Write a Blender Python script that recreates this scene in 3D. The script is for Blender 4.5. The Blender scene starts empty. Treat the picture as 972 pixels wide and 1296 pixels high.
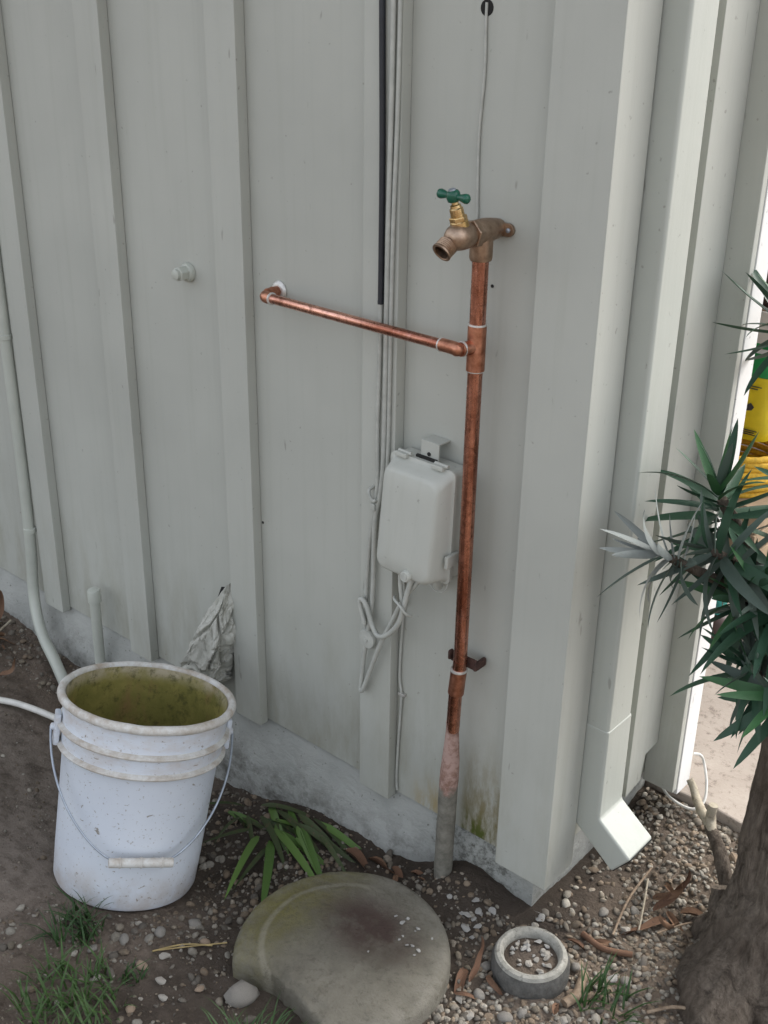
import bpy, bmesh, math, random
import numpy as np
from mathutils import Vector, Matrix, noise, Quaternion
random.seed(11); rng = np.random.default_rng(7)
R = math.radians
S = bpy.context.scene
COL = S.collection

# ------------------------------------------------------------------ camera, sky, sun, exposure
cam = bpy.data.cameras.new('camera'); camo = bpy.data.objects.new('camera', cam); COL.objects.link(camo); S.camera = camo
cam.sensor_fit = 'HORIZONTAL'; cam.sensor_width = 36; cam.lens = 54.2; cam.clip_end = 2000; cam.clip_start = .02
_right = Vector((.7541, .6566, .0141)); _down = Vector((.2870, -.3101, -.9063)); _fwd = Vector((-.5907, .6876, -.4223))
m = Matrix((_right, -_down, -_fwd)).transposed().to_4x4(); m.translation = Vector((.814, -1.355, 1.5)); camo.matrix_world = m

W = bpy.data.worlds.new('World'); S.world = W; W.use_nodes = True
wt = W.node_tree; wt.nodes.clear()
SUN_AZ, SUN_EL = 74, 48          # degrees: direction to the sun, anticlockwise from +x
sky = wt.nodes.new('ShaderNodeTexSky'); sky.sky_type = 'NISHITA'; sky.sun_disc = False
sky.sun_elevation = R(SUN_EL); sky.sun_rotation = R(90 - SUN_AZ); sky.dust_density = 4.0; sky.air_density = 1.0; sky.ozone_density = 1.0
hsv = wt.nodes.new('ShaderNodeHueSaturation'); hsv.inputs['Saturation'].default_value = .30
bg = wt.nodes.new('ShaderNodeBackground'); bg.inputs['Strength'].default_value = .15
wo = wt.nodes.new('ShaderNodeOutputWorld')
wt.links.new(sky.outputs[0], hsv.inputs['Color']); wt.links.new(hsv.outputs[0], bg.inputs[0]); wt.links.new(bg.outputs[0], wo.inputs[0])
sd = bpy.data.lights.new('sun', 'SUN'); sd.energy = .7; sd.angle = R(25); sd.color = (1, .96, .9)
so = bpy.data.objects.new('sun', sd); COL.objects.link(so)
dsun = Vector((math.cos(R(SUN_AZ))*math.cos(R(SUN_EL)), math.sin(R(SUN_AZ))*math.cos(R(SUN_EL)), math.sin(R(SUN_EL))))
so.rotation_euler = (-dsun).to_track_quat('-Z', 'Y').to_euler(); so.location = (3, 3, 6)
S.view_settings.view_transform = 'Standard'; S.view_settings.look = 'None'; S.view_settings.gamma = 1
S.view_settings.exposure = 1.60

# ------------------------------------------------------------------ helpers
def tag(o, label=None, cat=None, group=None, kind=None):
    for k, v in (('label', label), ('category', cat), ('group', group), ('kind', kind)):
        if v: o[k] = v
    return o
def empty(name, loc, label, cat, group=None):
    o = bpy.data.objects.new(name, None); o.location = loc; o.empty_display_size = .05; COL.objects.link(o)
    return tag(o, label, cat, group)
def link(name, me, mat=None, parent=None):
    o = bpy.data.objects.new(name, me); COL.objects.link(o)
    if mat is not None and not me.materials: me.materials.append(mat)
    if parent is not None:
        o.parent = parent; o.matrix_parent_inverse = pinv(parent)
    return o
def pworld(p):
    m = p.matrix_basis.copy()
    if p.parent: m = pworld(p.parent) @ p.matrix_parent_inverse @ m
    return m
def pinv(p): return pworld(p).inverted()
class MB:
    """collects verts and faces; build() links ONE mesh object"""
    def __init__(s): s.v = []; s.f = []
    def add(s, vs, fs):
        o = len(s.v); s.v += [tuple(v) for v in vs]; s.f += [tuple(i + o for i in f) for f in fs]; return s
    def box(s, x0, x1, y0, y1, z0, z1):
        return s.add([(x0,y0,z0),(x1,y0,z0),(x1,y1,z0),(x0,y1,z0),(x0,y0,z1),(x1,y0,z1),(x1,y1,z1),(x0,y1,z1)],
                     [(0,3,2,1),(4,5,6,7),(0,1,5,4),(1,2,6,5),(2,3,7,6),(3,0,4,7)])
    def tube(s, pts, rad, n=12, caps=True, squash=None):
        pts = [Vector(p) for p in pts]; N = len(pts)
        if not hasattr(rad, '__len__'): rad = [rad]*N
        t0 = (pts[1]-pts[0]).normalized()
        u = t0.orthogonal().normalized(); vs = []; fs = []
        for i, p in enumerate(pts):
            t = (pts[min(i+1, N-1)] - pts[max(i-1, 0)]).normalized()
            u = (u - t*u.dot(t)).normalized(); w = t.cross(u)
            for k in range(n):
                a = 2*math.pi*k/n; vs.append(p + (u*math.cos(a) + w*math.sin(a))*rad[i])
        for i in range(N-1):
            for k in range(n):
                fs.append((i*n+k, i*n+(k+1) % n, (i+1)*n+(k+1) % n, (i+1)*n+k))
        if caps: fs += [tuple(range(n))[::-1], tuple(range((N-1)*n, N*n))]
        return s.add(vs, fs)
    def lathe(s, prof, origin=(0,0,0), axis=(0,0,1), n=32, hexa=False, closed=False, ref=None, caps=True):
        """prof: list of (radius, distance along axis)"""
        ax = Vector(axis).normalized(); o = Vector(origin)
        u = (Vector(ref) - ax*Vector(ref).dot(ax)).normalized() if ref else ax.orthogonal().normalized(); w = ax.cross(u)
        n = 6 if hexa else n; vs = []; fs = []; N = len(prof)
        for r, t in prof:
            for k in range(n):
                a = 2*math.pi*k/n; vs.append(o + ax*t + (u*math.cos(a) + w*math.sin(a))*r)
        for i in range(N-1 if not closed else N):
            j = (i+1) % N
            for k in range(n): fs.append((i*n+k, i*n+(k+1) % n, j*n+(k+1) % n, j*n+k))
        if caps and not closed: fs += [tuple(range(n))[::-1], tuple(range((N-1)*n, N*n))]
        return s.add(vs, fs)
    def mesh(s, name):
        me = bpy.data.meshes.new(name); me.from_pydata(s.v, [], s.f); me.validate(); return me
    def build(s, name, mat, parent=None, smooth=40, bevel=0, seg=2, M=None):
        me = s.mesh(name)
        if M is not None: me.transform(M)
        bm = bmesh.new(); bm.from_mesh(me); bmesh.ops.recalc_face_normals(bm, faces=bm.faces)
        if bevel: bmesh.ops.bevel(bm, geom=bm.edges[:], offset=bevel, segments=seg, profile=.5, affect='EDGES', clamp_overlap=True)
        bm.to_mesh(me); bm.free()
        if smooth:
            me.polygons.foreach_set('use_smooth', [True]*len(me.polygons)); me.set_sharp_from_angle(angle=R(smooth))
        o = link(name, me, mat, parent)
        if bevel: o.modifiers.new('weighted_normals', 'WEIGHTED_NORMAL').keep_sharp = True
        return o
def smooth_path(pts, k=6):
    P = [Vector(p) for p in pts]; P = [P[0]*2-P[1]] + P + [P[-1]*2-P[-2]]; out = []
    for i in range(1, len(P)-2):
        for j in range(k):
            t = j/k; a, b, c, d = P[i-1], P[i], P[i+1], P[i+2]
            out.append(.5*((2*b) + (c-a)*t + (2*a-5*b+4*c-d)*t*t + (3*b-a-3*c+d)*t**3))
    out.append(P[-2]); return out
def cable(name, pts, r, mat, label, cat, k=6, n=8, group=None, parent=None):
    o = MB().tube(smooth_path(pts, k), r, n).build(name, mat, parent, smooth=60)
    if label: tag(o, label, cat, group)
    return o

def sq(x0, x1, y0, y1, z): return [(x0, y0, z), (x1, y0, z), (x1, y1, z), (x0, y1, z)]
def loft(rings, caps=True):
    mb = MB(); n = len(rings[0]); vs = [p for r in rings for p in r]
    fs = [(i*n+k, i*n+(k+1) % n, (i+1)*n+(k+1) % n, (i+1)*n+k) for i in range(len(rings)-1) for k in range(n)]
    if caps: fs += [tuple(range(n))[::-1], tuple(range((len(rings)-1)*n, len(rings)*n))]
    return mb.add(vs, fs)

# ------------------------------------------------------------------ materials
class NT:
    def __init__(s, name, rough=.6, metal=0, spec=.5):
        s.m = bpy.data.materials.new(name); s.m.use_nodes = True; s.t = s.m.node_tree
        s.b = s.t.nodes['Principled BSDF']; s.b.inputs['Roughness'].default_value = rough
        s.b.inputs['Metallic'].default_value = metal; s.b.inputs['Specular IOR Level'].default_value = spec
        s.co = s.t.nodes.new('ShaderNodeTexCoord')
    def set(s, sock, v):
        if hasattr(v, 'is_output') or isinstance(v, bpy.types.NodeSocket): s.t.links.new(v, sock)
        else: sock.default_value = v
    def map(s, scale, space='Object'):
        n = s.t.nodes.new('ShaderNodeMapping'); n.inputs['Scale'].default_value = scale if hasattr(scale, '__len__') else (scale,)*3
        s.t.links.new(s.co.outputs[space], n.inputs[0]); return n.outputs[0]
    def noise(s, scale, detail=4, rough=.6, dist=0, sc=(1,1,1)):
        n = s.t.nodes.new('ShaderNodeTexNoise'); n.inputs['Scale'].default_value = scale; n.inputs['Detail'].default_value = detail
        n.inputs['Roughness'].default_value = rough; n.inputs['Distortion'].default_value = dist
        s.t.links.new(s.map(sc), n.inputs['Vector']); return n.outputs[0]
    def voro(s, scale, sc=(1,1,1), feature='F1', out='Distance'):
        n = s.t.nodes.new('ShaderNodeTexVoronoi'); n.feature = feature; n.inputs['Scale'].default_value = scale
        s.t.links.new(s.map(sc), n.inputs['Vector']); return n.outputs[out]
    def ramp(s, fac, *stops):
        n = s.t.nodes.new('ShaderNodeValToRGB'); e = n.color_ramp.elements
        while len(e) < len(stops): e.new(.5)
        for el, (p, c) in zip(e, stops):
            el.position = p; el.color = (c, c, c, 1) if not hasattr(c, '__len__') else (*c[:3], 1)
        s.set(n.inputs[0], fac); return n.outputs[0]
    def mix(s, fac, a, b, mode='MIX'):
        n = s.t.nodes.new('ShaderNodeMix'); n.data_type = 'RGBA'; n.blend_type = mode; n.clamp_factor = True
        s.set(n.inputs[0], fac)
        for sock, v in ((n.inputs[6], a), (n.inputs[7], b)):
            if isinstance(v, tuple): v = (*v[:3], 1)
            s.set(sock, v)
        return n.outputs[2]
    def math(s, op, a, b=0., c=0.):
        n = s.t.nodes.new('ShaderNodeMath'); n.operation = op
        for i, v in enumerate((a, b, c)): s.set(n.inputs[i], v)
        return n.outputs[0]
    def xyz(s, space='Object'):
        n = s.t.nodes.new('ShaderNodeSeparateXYZ'); s.t.links.new(s.co.outputs[space], n.inputs[0]); return n.outputs
    def step(s, v, a, b):
        n = s.t.nodes.new('ShaderNodeMapRange'); n.interpolation_type = 'SMOOTHSTEP'
        s.set(n.inputs[0], v); n.inputs[1].default_value = a; n.inputs[2].default_value = b; return n.outputs[0]
    def attr(s, name):
        n = s.t.nodes.new('ShaderNodeAttribute'); n.attribute_name = name; return n.outputs['Color']
    def rnd(s):
        n = s.t.nodes.new('ShaderNodeObjectInfo'); return n.outputs['Random']
    def bump(s, h, strength=.3, dist=.002, prev=None):
        n = s.t.nodes.new('ShaderNodeBump'); n.inputs['Strength'].default_value = strength; n.inputs['Distance'].default_value = dist
        s.set(n.inputs['Height'], h)
        if prev is not None: s.t.links.new(prev, n.inputs['Normal'])
        return n.outputs[0]
    def out(s, col=None, rough=None, normal=None):
        if col is not None: s.set(s.b.inputs['Base Color'], (*col[:3], 1) if isinstance(col, tuple) else col)
        if rough is not None: s.set(s.b.inputs['Roughness'], rough)
        if normal is not None: s.set(s.b.inputs['Normal'], normal)
        return s.m

def paint_mat(name, base, stains=False, stain_amt=1.0, rough=.55):
    t = NT(name, rough, spec=.35)
    big = t.noise(2.2, 4, .55); fine = t.noise(55, 4, .7, sc=(1, 1, .35)); streak = t.noise(14, 5, .65, sc=(3, 3, .12))
    hi = tuple(c*1.07 for c in base); lo = tuple(c*.9 for c in base)
    c = t.mix(t.ramp(big, (.3, 0), (.7, 1)), lo, hi)
    c = t.mix(t.math('MULTIPLY', t.ramp(streak, (.52, 0), (.78, 1)), .22), c, (base[0]*.72, base[1]*.72, base[2]*.66))
    sp = t.noise(90, 2, .5); c = t.mix(t.math('MULTIPLY', t.ramp(sp, (.70, 0), (.76, 1)), .45), c, (.16, .15, .13))
    # little vertical nicks and scuffs in the paint
    nick = t.noise(26, 2, .5, sc=(2.4, 2.4, .55)); c = t.mix(t.math('MULTIPLY', t.ramp(nick, (.74, 0), (.775, 1)), .4), c, (.13, .12, .10))
    if stains:
        x, y, z = t.xyz(); g = t.noise(30, 5, .7, sc=(1.6, 1, .5))
        low = t.step(z, .50, .10)                                   # splash zone above the footing
        d = t.math('MULTIPLY', low, t.ramp(t.noise(9, 6, .7, sc=(2, 2, .6)), (.42, 0), (.72, 1)))
        c = t.mix(t.math('MULTIPLY', d, .5*stain_amt), c, (.20, .18, .11))
        # rusty, mossy patch beside the riser pipe
        w = t.math('MULTIPLY', t.step(x, -.165, -.14), t.step(x, -.055, -.075))
        w = t.math('MULTIPLY', w, t.step(z, .34, .10)); w = t.math('MULTIPLY', w, t.ramp(g, (.35, 0), (.6, 1)))
        c = t.mix(w, c, (.17, .135, .05))
        w2 = t.math('MULTIPLY', t.step(x, -.16, -.145), t.step(x, -.07, -.10)); w2 = t.math('MULTIPLY', w2, t.step(z, .17, .10))
        c = t.mix(t.math('MULTIPLY', w2, t.ramp(g, (.45, 0), (.58, 1))), c, (.075, .095, .02))
        w3 = t.math('MULTIPLY', t.step(x, -.30, -.22), t.step(z, .20, .10))
        c = t.mix(t.math('MULTIPLY', t.math('MULTIPLY', w3, t.step(x, -.16, -.18)), t.math('MULTIPLY', t.ramp(g, (.36, 0), (.60, 1)), .85)), c, (.32, .24, .10))
    n = t.bump(fine, .25, .0012); n = t.bump(t.noise(420, 2, .6), .18, .0006, n)
    return t.out(c, t.ramp(streak, (.3, rough-.08), (.8, rough+.12)), n)
M = {}
M['siding'] = paint_mat('siding_paint', (.415, .425, .385), True)
M['batten'] = paint_mat('batten_paint', (.42, .43, .39), True, .6)
M['trim'] = paint_mat('white_trim_paint', (.74, .74, .72), False)
M['gutter'] = paint_mat('downspout_paint', (.42, .44, .40), False, rough=.45)

def footing_mat():
    t = NT('footing_stucco', .8, spec=.25); x, y, z = t.xyz()
    c = t.mix(t.ramp(t.noise(7, 5, .65), (.3, 0), (.7, 1)), (.30, .31, .29), (.38, .385, .36))
    mil = t.math('MULTIPLY', t.ramp(t.noise(24, 6, .75), (.44, 0), (.66, 1)), t.step(t.math('ADD', t.math('MULTIPLY', t.noise(6, 3), .16), z), .17, .02))
    c = t.mix(t.math('MULTIPLY', mil, .85), c, (.075, .07, .055))
    pk = t.math('MULTIPLY', t.step(x, -.24, -.17), t.step(x, .0, -.06)); pk = t.math('MULTIPLY', pk, t.ramp(t.noise(60, 5, .75), (.46, 0), (.6, 1)))
    c = t.mix(t.math('MULTIPLY', pk, .7), c, (.06, .06, .05))
    sp = t.ramp(t.noise(120, 2, .5), (.68, 0), (.74, 1)); c = t.mix(t.math('MULTIPLY', sp, .6), c, (.08, .075, .06))
    n = t.bump(t.noise(45, 6, .65, .6, sc=(.7, 1, 1.3)), .7, .005); n = t.bump(t.noise(220, 3, .6), .4, .0012, n)
    return t.out(c, None, n)
M['footing'] = footing_mat()

def simple(name, col, rough=.5, metal=0, var=.15, scale=30, bump=.1, bscale=200, spec=.5):
    t = NT(name, rough, metal, spec)
    lo = tuple(c*(1-var) for c in col); hi = tuple(min(1, c*(1+var)) for c in col)
    c = t.mix(t.ramp(t.noise(scale, 4, .6), (.3, 0), (.7, 1)), lo, hi)
    return t.out(c, None, t.bump(t.noise(bscale, 3, .6), bump, .001))
def copper_mat(name, dull):
    t = NT(name, .3, 1)
    st = t.noise(38, 5, .65, .4, sc=(1.2, 1.2, .14)) if not dull == 'x' else t.noise(38, 5, .65, .4, sc=(.14, 1.2, 1.2))
    blot = t.noise(55, 4, .7, .8)
    base = t.mix(t.ramp(st, (.36, 0), (.62, 1)), *(((.22, .085, .055), (.66, .32, .23)) if dull == 'z' else ((.34, .13, .085), (.82, .45, .34))))
    c = t.mix(t.math('MULTIPLY', t.ramp(blot, (.50, 0), (.68, 1)), .75), base, (.16, .065, .04))
    c = t.mix(t.math('MULTIPLY', t.ramp(t.noise(24, 5, .7, .5, sc=(1, 1, .5)), (.58, 0), (.7, 1)), .6), c, (.70, .40, .36))
    return t.out(c, t.ramp(t.noise(60, 4, .7), (.3, .15), (.7, .36)), t.bump(blot, .08, .001))
M['copper'] = copper_mat('copper', 'z'); M['copper_x'] = copper_mat('copper_branch', 'x')
def brass_mat(name, a, b, r0, r1, sc=60):
    t = NT(name, .4, 1); return t.out(t.mix(t.ramp(t.noise(sc, 5, .65), (.35, 0), (.65, 1)), a, b), t.ramp(t.noise(90, 3), (.3, r0), (.7, r1)), t.bump(t.noise(500, 3, .6), .25, .0006))
M['bronze'] = brass_mat('cast_bronze', (.27, .185, .13), (.45, .335, .25), .34, .52)
M['brass'] = brass_mat('brass', (.48, .32, .13), (.72, .52, .27), .22, .4)
M['fitting'] = brass_mat('copper_fitting', (.26, .10, .06), (.60, .29, .19), .3, .5, 45)
M['solder'] = simple('solder', (.62, .61, .58), .45, .7, .2, 120, .4, 400)
M['steel'] = simple('steel_wire', (.34, .38, .43), .42, .7, .15, 60)
M['green_enamel'] = simple('green_enamel', (.006, .085, .05), .22, 0, .2, 60, .03)
M['rust'] = simple('rusty_bracket', (.055, .028, .022), .85, .1, .5, 140, .6, 300)
M['galv'] = None
def galv():
    t = NT('scaled_pipe_coating', .8, .0, .3); x, y, z = t.xyz()
    c = t.mix(t.ramp(t.noise(50, 5, .7), (.35, 0), (.65, 1)), (.115, .11, .09), (.205, .195, .165))
    up = t.step(t.math('ADD', z, t.math('MULTIPLY', t.noise(28, 4, .7), .10)), .26, .285)
    c = t.mix(up, c, t.mix(t.ramp(t.noise(46, 4, .7), (.40, 0), (.55, 1)), (.22, .13, .10), (.36, .25, .215)))
    return t.out(c, None, t.bump(t.noise(110, 5, .7), .6, .002))
M['galv'] = galv()
M['plastic'] = paint_mat('box_painted_plastic', (.43, .44, .40), False, rough=.42)
M['cable'] = simple('painted_cable', (.40, .41, .375), .5, 0, .12, 60, .25, 150)
M['black'] = simple('black_cable', (.014, .016, .022), .5, 0, .3, 60, .15, 150)
M['white_cable'] = simple('white_cable', (.62, .61, .57), .5, 0, .12, 40, .15, 150)
M['pvc'] = simple('painted_conduit', (.43, .45, .40), .42, 0, .08, 12, .1, 120)
M['dark'] = simple('dark_void', (.012, .012, .011), .9, 0, .2, 30)
def cloth():
    t = NT('paint_stiff_cloth', .75, spec=.3)
    c = t.mix(t.ramp(t.noise(40, 5, .7), (.35, 0), (.65, 1)), (.34, .34, .295), (.50, .50, .455))
    c = t.mix(t.math('MULTIPLY', t.ramp(t.noise(20, 4, .7), (.56, 0), (.7, 1)), .5), c, (.14, .13, .10))
    return t.out(c, None, t.bump(t.noise(90, 5, .7, .5), .5, .003))
M['cloth'] = cloth()
def bucket_mat():
    t = NT('bucket_plastic', .42, spec=.45)
    c = t.mix(t.ramp(t.noise(6, 4, .6), (.3, 0), (.7, 1)), (.53, .57, .63), (.61, .65, .70))
    sp = t.ramp(t.noise(75, 3, .6, .6, sc=(1, 1, 1.5)), (.655, 0), (.70, 1)); c = t.mix(t.math('MULTIPLY', sp, .85), c, (.20, .17, .13))
    sp2 = t.ramp(t.noise(190, 2, .5), (.66, 0), (.71, 1)); c = t.mix(t.math('MULTIPLY', sp2, .6), c, (.26, .23, .19))
    x, y, z = t.xyz(); d = t.math('MULTIPLY', t.step(z, .10, .0), t.ramp(t.noise(16, 6, .7), (.36, 0), (.68, 1)))
    c = t.mix(t.math('MULTIPLY', d, .75), c, (.36, .29, .22))
    g = t.math('MULTIPLY', t.step(z, .25, .29), t.ramp(t.noise(14, 6, .7, sc=(1, 1, 2.5)), (.46, 0), (.72, 1)))
    c = t.mix(t.math('MULTIPLY', g, .5), c, (.42, .33, .25))
    return t.out(c, t.ramp(t.noise(20, 4), (.3, .36), (.7, .55)), t.bump(t.noise(160, 3, .6), .12, .001))
M['bucket'] = bucket_mat()
def rim_mat():
    t = NT('bucket_rim_plastic', .5, spec=.4)
    c = t.mix(t.math('MULTIPLY', t.ramp(t.noise(26, 6, .75), (.40, 0), (.66, 1)), .75), (.58, .58, .555), (.30, .23, .16))
    return t.out(c, None, t.bump(t.noise(120, 4, .6), .2, .001))
M['rim'] = rim_mat()
def algae():
    t = NT('algae_stained_plastic', .7, spec=.3)
    c = t.mix(t.ramp(t.noise(9, 6, .7, .5), (.32, 0), (.68, 1)), (.115, .115, .025), (.27, .235, .065))
    c = t.mix(t.ramp(t.noise(14, 5, .7, sc=(1, 1, .35)), (.5, 0), (.72, 1)), c, (.24, .14, .06))
    x, y, z = t.xyz(); c = t.mix(t.math('MULTIPLY', t.step(z, .325, .352), t.ramp(t.noise(22, 5, .7), (.3, 0), (.6, 1))), c, (.42, .37, .26))
    c = t.mix(t.math('MULTIPLY', t.ramp(t.noise(50, 5, .75), (.52, 0), (.64, 1)), .6), c, (.05, .05, .015))
    return t.out(c, None, t.bump(t.noise(120, 4, .7), .4, .0015))
M['algae'] = algae()
def soil_mat():
    t = NT('soil', .92, spec=.18); x, y, z = t.xyz()
    v = t.noise(3.1, 6, .7); c = t.mix(t.ramp(v, (.36, 0), (.64, 1)), (.095, .074, .057), (.215, .172, .138))
    pale = t.math('MULTIPLY', t.step(x, -.50, -.78), t.step(y, -.16, -.34)); c = t.mix(t.math('MULTIPLY', pale, .8), c, t.mix(t.noise(30, 5, .7), (.16, .135, .113), (.27, .23, .195)))
    c = t.mix(t.math('MULTIPLY', t.ramp(t.noise(26, 6, .75), (.48, 0), (.66, 1)), .65), c, (.045, .034, .025))
    c = t.mix(t.math('MULTIPLY', t.ramp(t.noise(190, 3, .6), (.60, 0), (.68, 1)), .5), c, (.26, .23, .19))
    gr = t.step(t.math('MULTIPLY', x, 1.), .02, .2); c = t.mix(t.math('MULTIPLY', gr, .55), c, t.mix(t.noise(40, 5, .7), (.13, .10, .078), (.28, .225, .17)))
    wob = t.math('MULTIPLY', t.noise(7, 5, .7), .25)
    wet = t.math('MULTIPLY', t.step(t.math('ADD', y, wob), -.30, -.12), t.step(t.math('ADD', x, wob), -.75, -.55)); wet = t.math('MULTIPLY', wet, t.step(x, .12, .02))
    wet2 = t.math('MULTIPLY', t.step(t.math('ADD', x, wob), -.38, -.22), t.step(x, .14, .04)); wet = t.math('MAXIMUM', wet, t.math('MULTIPLY', wet2, .8))
    c = t.mix(t.math('MULTIPLY', wet, .75), c, (.042, .034, .027))
    n = t.bump(t.noise(60, 7, .72), .8, .012); n = t.bump(t.noise(260, 4, .7), .6, .004, n)
    return t.out(c, None, n)
M['soil'] = soil_mat()
def gravel_mat():
    t = NT('gravel_stone', .8, spec=.3); c = t.attr('tint')
    c = t.mix(t.math('MULTIPLY', t.ramp(t.noise(180, 4, .7), (.42, 0), (.7, 1)), .55), c, (.10, .085, .065))
    return t.out(c, None, t.bump(t.noise(400, 4, .7), .4, .001))
M['gravel'] = gravel_mat()
def stone_mat(name, a, b, dark=(.07, .06, .05)):
    t = NT(name, .85, spec=.25); c = t.mix(t.ramp(t.noise(60, 5, .7), (.3, 0), (.7, 1)), a, b)
    c = t.mix(t.math('MULTIPLY', t.ramp(t.noise(110, 5, .7), (.54, 0), (.68, 1)), .6), c, dark)
    return t.out(c, None, t.bump(t.noise(160, 5, .7), .5, .0025))
M['stone'] = stone_mat('pale_stone', (.24, .22, .19), (.44, .41, .36)); M['chip'] = stone_mat('white_chip', (.24, .23, .215), (.45, .44, .41), (.13, .12, .105))
M['stone_grey'] = stone_mat('grey_stone', (.16, .15, .13), (.30, .28, .25)); M['stone_tan'] = stone_mat('tan_stone', (.22, .16, .11), (.36, .28, .21))
def disc_mat():
    t = NT('weathered_concrete', .88, spec=.2); x, y, z = t.xyz()
    c = t.mix(t.ramp(t.noise(8, 6, .72), (.3, 0), (.7, 1)), (.105, .096, .074), (.215, .20, .162))
    r = t.math('SQRT', t.math('ADD', t.math('MULTIPLY', x, x), t.math('MULTIPLY', y, y)))
    lf = t.step(t.math('ADD', x, t.math('MULTIPLY', t.noise(14, 4), .08)), .02, -.10); c = t.mix(t.math('MULTIPLY', t.math('MULTIPLY', lf, t.ramp(t.noise(18, 6, .72), (.30, 0), (.55, 1))), .85), c, (.15, .135, .04))
    u = t.math('ADD', x, -.015); w = t.math('ADD', y, -.055)
    el = t.math('SQRT', t.math('ADD', t.math('MULTIPLY', u, u), t.math('MULTIPLY', t.math('MULTIPLY', w, w), 2.2)))
    rd = t.math('MULTIPLY', t.step(el, .135, .03), t.ramp(t.noise(20, 6, .72), (.22, 0), (.52, 1))); c = t.mix(t.math('MULTIPLY', rd, .92), c, (.058, .036, .03))
    arc = t.math('MULTIPLY', t.math('MULTIPLY', t.step(r, .124, .130), t.step(r, .142, .134)), t.step(x, .0, -.06)); c = t.mix(t.math('MULTIPLY', arc, .5), c, (.30, .28, .22))
    c = t.mix(t.math('MULTIPLY', t.ramp(t.noise(70, 5, .75), (.52, 0), (.66, 1)), .55), c, (.09, .08, .06))
    c = t.mix(t.math('MULTIPLY', t.math('MULTIPLY', t.step(r, .135, .175), t.ramp(t.noise(24, 5, .7), (.35, 0), (.65, 1))), .45), c, (.29, .275, .235))
    n = t.bump(t.noise(36, 7, .75), .8, .010); n = t.bump(t.noise(170, 5, .75), .8, .003, n)
    return t.out(c, None, n)
M['disc'] = disc_mat()
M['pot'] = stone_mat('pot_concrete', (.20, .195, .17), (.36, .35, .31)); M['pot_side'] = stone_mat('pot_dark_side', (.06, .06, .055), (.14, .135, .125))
def slab_mat():
    t = NT('slab_concrete', .85, spec=.25)
    c = t.mix(t.ramp(t.noise(5, 5, .65), (.3, 0), (.7, 1)), (.31, .265, .225), (.42, .37, .32))
    c = t.mix(t.math('MULTIPLY', t.ramp(t.noise(60, 6, .75), (.53, 0), (.66, 1)), .7), c, (.14, .11, .09))
    return t.out(c, None, t.bump(t.noise(130, 5, .7), .5, .002))
M['slab'] = slab_mat()
def bark_mat():
    t = NT('bark', .92, spec=.12)
    v = t.noise(75, 7, .75, .5, sc=(1.3, 1.3, .22)); w = t.noise(30, 5, .7, .9, sc=(1, 1, .45)); big = t.noise(11, 5, .65, .4)
    c = t.mix(t.ramp(v, (.32, 0), (.68, 1)), (.055, .044, .035), (.185, .155, .125))
    c = t.mix(t.math('MULTIPLY', t.ramp(w, (.36, 1), (.48, 0)), .8), c, (.035, .028, .022))
    c = t.mix(t.math('MULTIPLY', t.ramp(big, (.45, 0), (.65, 1)), .55), c, (.085, .067, .052))
    n = t.bump(w, 1, .012); n = t.bump(v, .9, .006, n); n = t.bump(t.noise(260, 4, .7, sc=(1.5, 1.5, .5)), .5, .002, n)
    return t.out(c, None, n)
M['bark'] = bark_mat()
def leaf_mat(name, a, b, dead=None, rough=.5):
    t = NT(name, rough, spec=.35); c = t.mix(t.rnd(), a, b)
    c = t.mix(t.math('MULTIPLY', t.ramp(t.noise(70, 4, .6), (.4, 0), (.7, 1)), .4), c, tuple(v*1.5 for v in a))
    if dead: c = t.mix(t.ramp(t.noise(22, 5, .7), (.56, 0), (.68, 1)), c, dead)
    t.b.inputs['Subsurface Weight'].default_value = 0
    return t.out(c, None, t.bump(t.noise(160, 3, .6), .25, .001))
M['leaf'] = leaf_mat('evergreen_leaf', (.018, .052, .030), (.038, .088, .048)); M['leaf_new'] = leaf_mat('young_leaf', (.028, .085, .032), (.045, .12, .045))
M['leaf_silver'] = leaf_mat('silvered_leaf', (.16, .18, .172), (.27, .29, .275), rough=.6); M['leaf_mid'] = leaf_mat('dusty_leaf', (.05, .075, .06), (.10, .13, .11), rough=.6)
M['strap'] = leaf_mat('strap_leaf', (.055, .11, .022), (.095, .165, .038)); M['strap_dark'] = leaf_mat('strap_leaf_dark', (.028, .045, .017), (.05, .068, .025), (.085, .062, .035))
M['grass'] = leaf_mat('grass_blade', (.022, .055, .013), (.045, .09, .02))
M['dead'] = leaf_mat('dead_leaf', (.115, .062, .038), (.21, .125, .075), (.075, .045, .03), .85); M['twig'] = stone_mat('dry_twig', (.17, .12, .08), (.32, .25, .18)); M['twig_pale'] = stone_mat('pale_twig', (.26, .22, .16), (.42, .38, .30))
M['straw'] = simple('straw', (.33, .25, .11), .8, 0, .25)
M['rope'] = simple('yellow_rope', (.60, .36, .025), .7, 0, .25, 90, .5, 300)
M['bag_green'] = simple('green_bag_print', (.02, .26, .07), .4, 0, .1); M['bag_yellow'] = simple('yellow_bag_print', (.72, .56, .02), .4, 0, .08)
M['ink'] = simple('printed_ink', (.05, .05, .05), .5); M['bin'] = simple('brown_bin', (.05, .028, .022), .5, 0, .2); M['teal'] = simple('teal_plastic', (.02, .22, .19), .4)
M['cream'] = simple('cream_cloth', (.62, .58, .50), .8, 0, .12); M['interior'] = simple('garage_interior', (.09, .075, .07), .9, 0, .2, 5); M['wood'] = simple('crate_wood', (.30, .22, .14), .8, 0, .25, 20)

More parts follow.
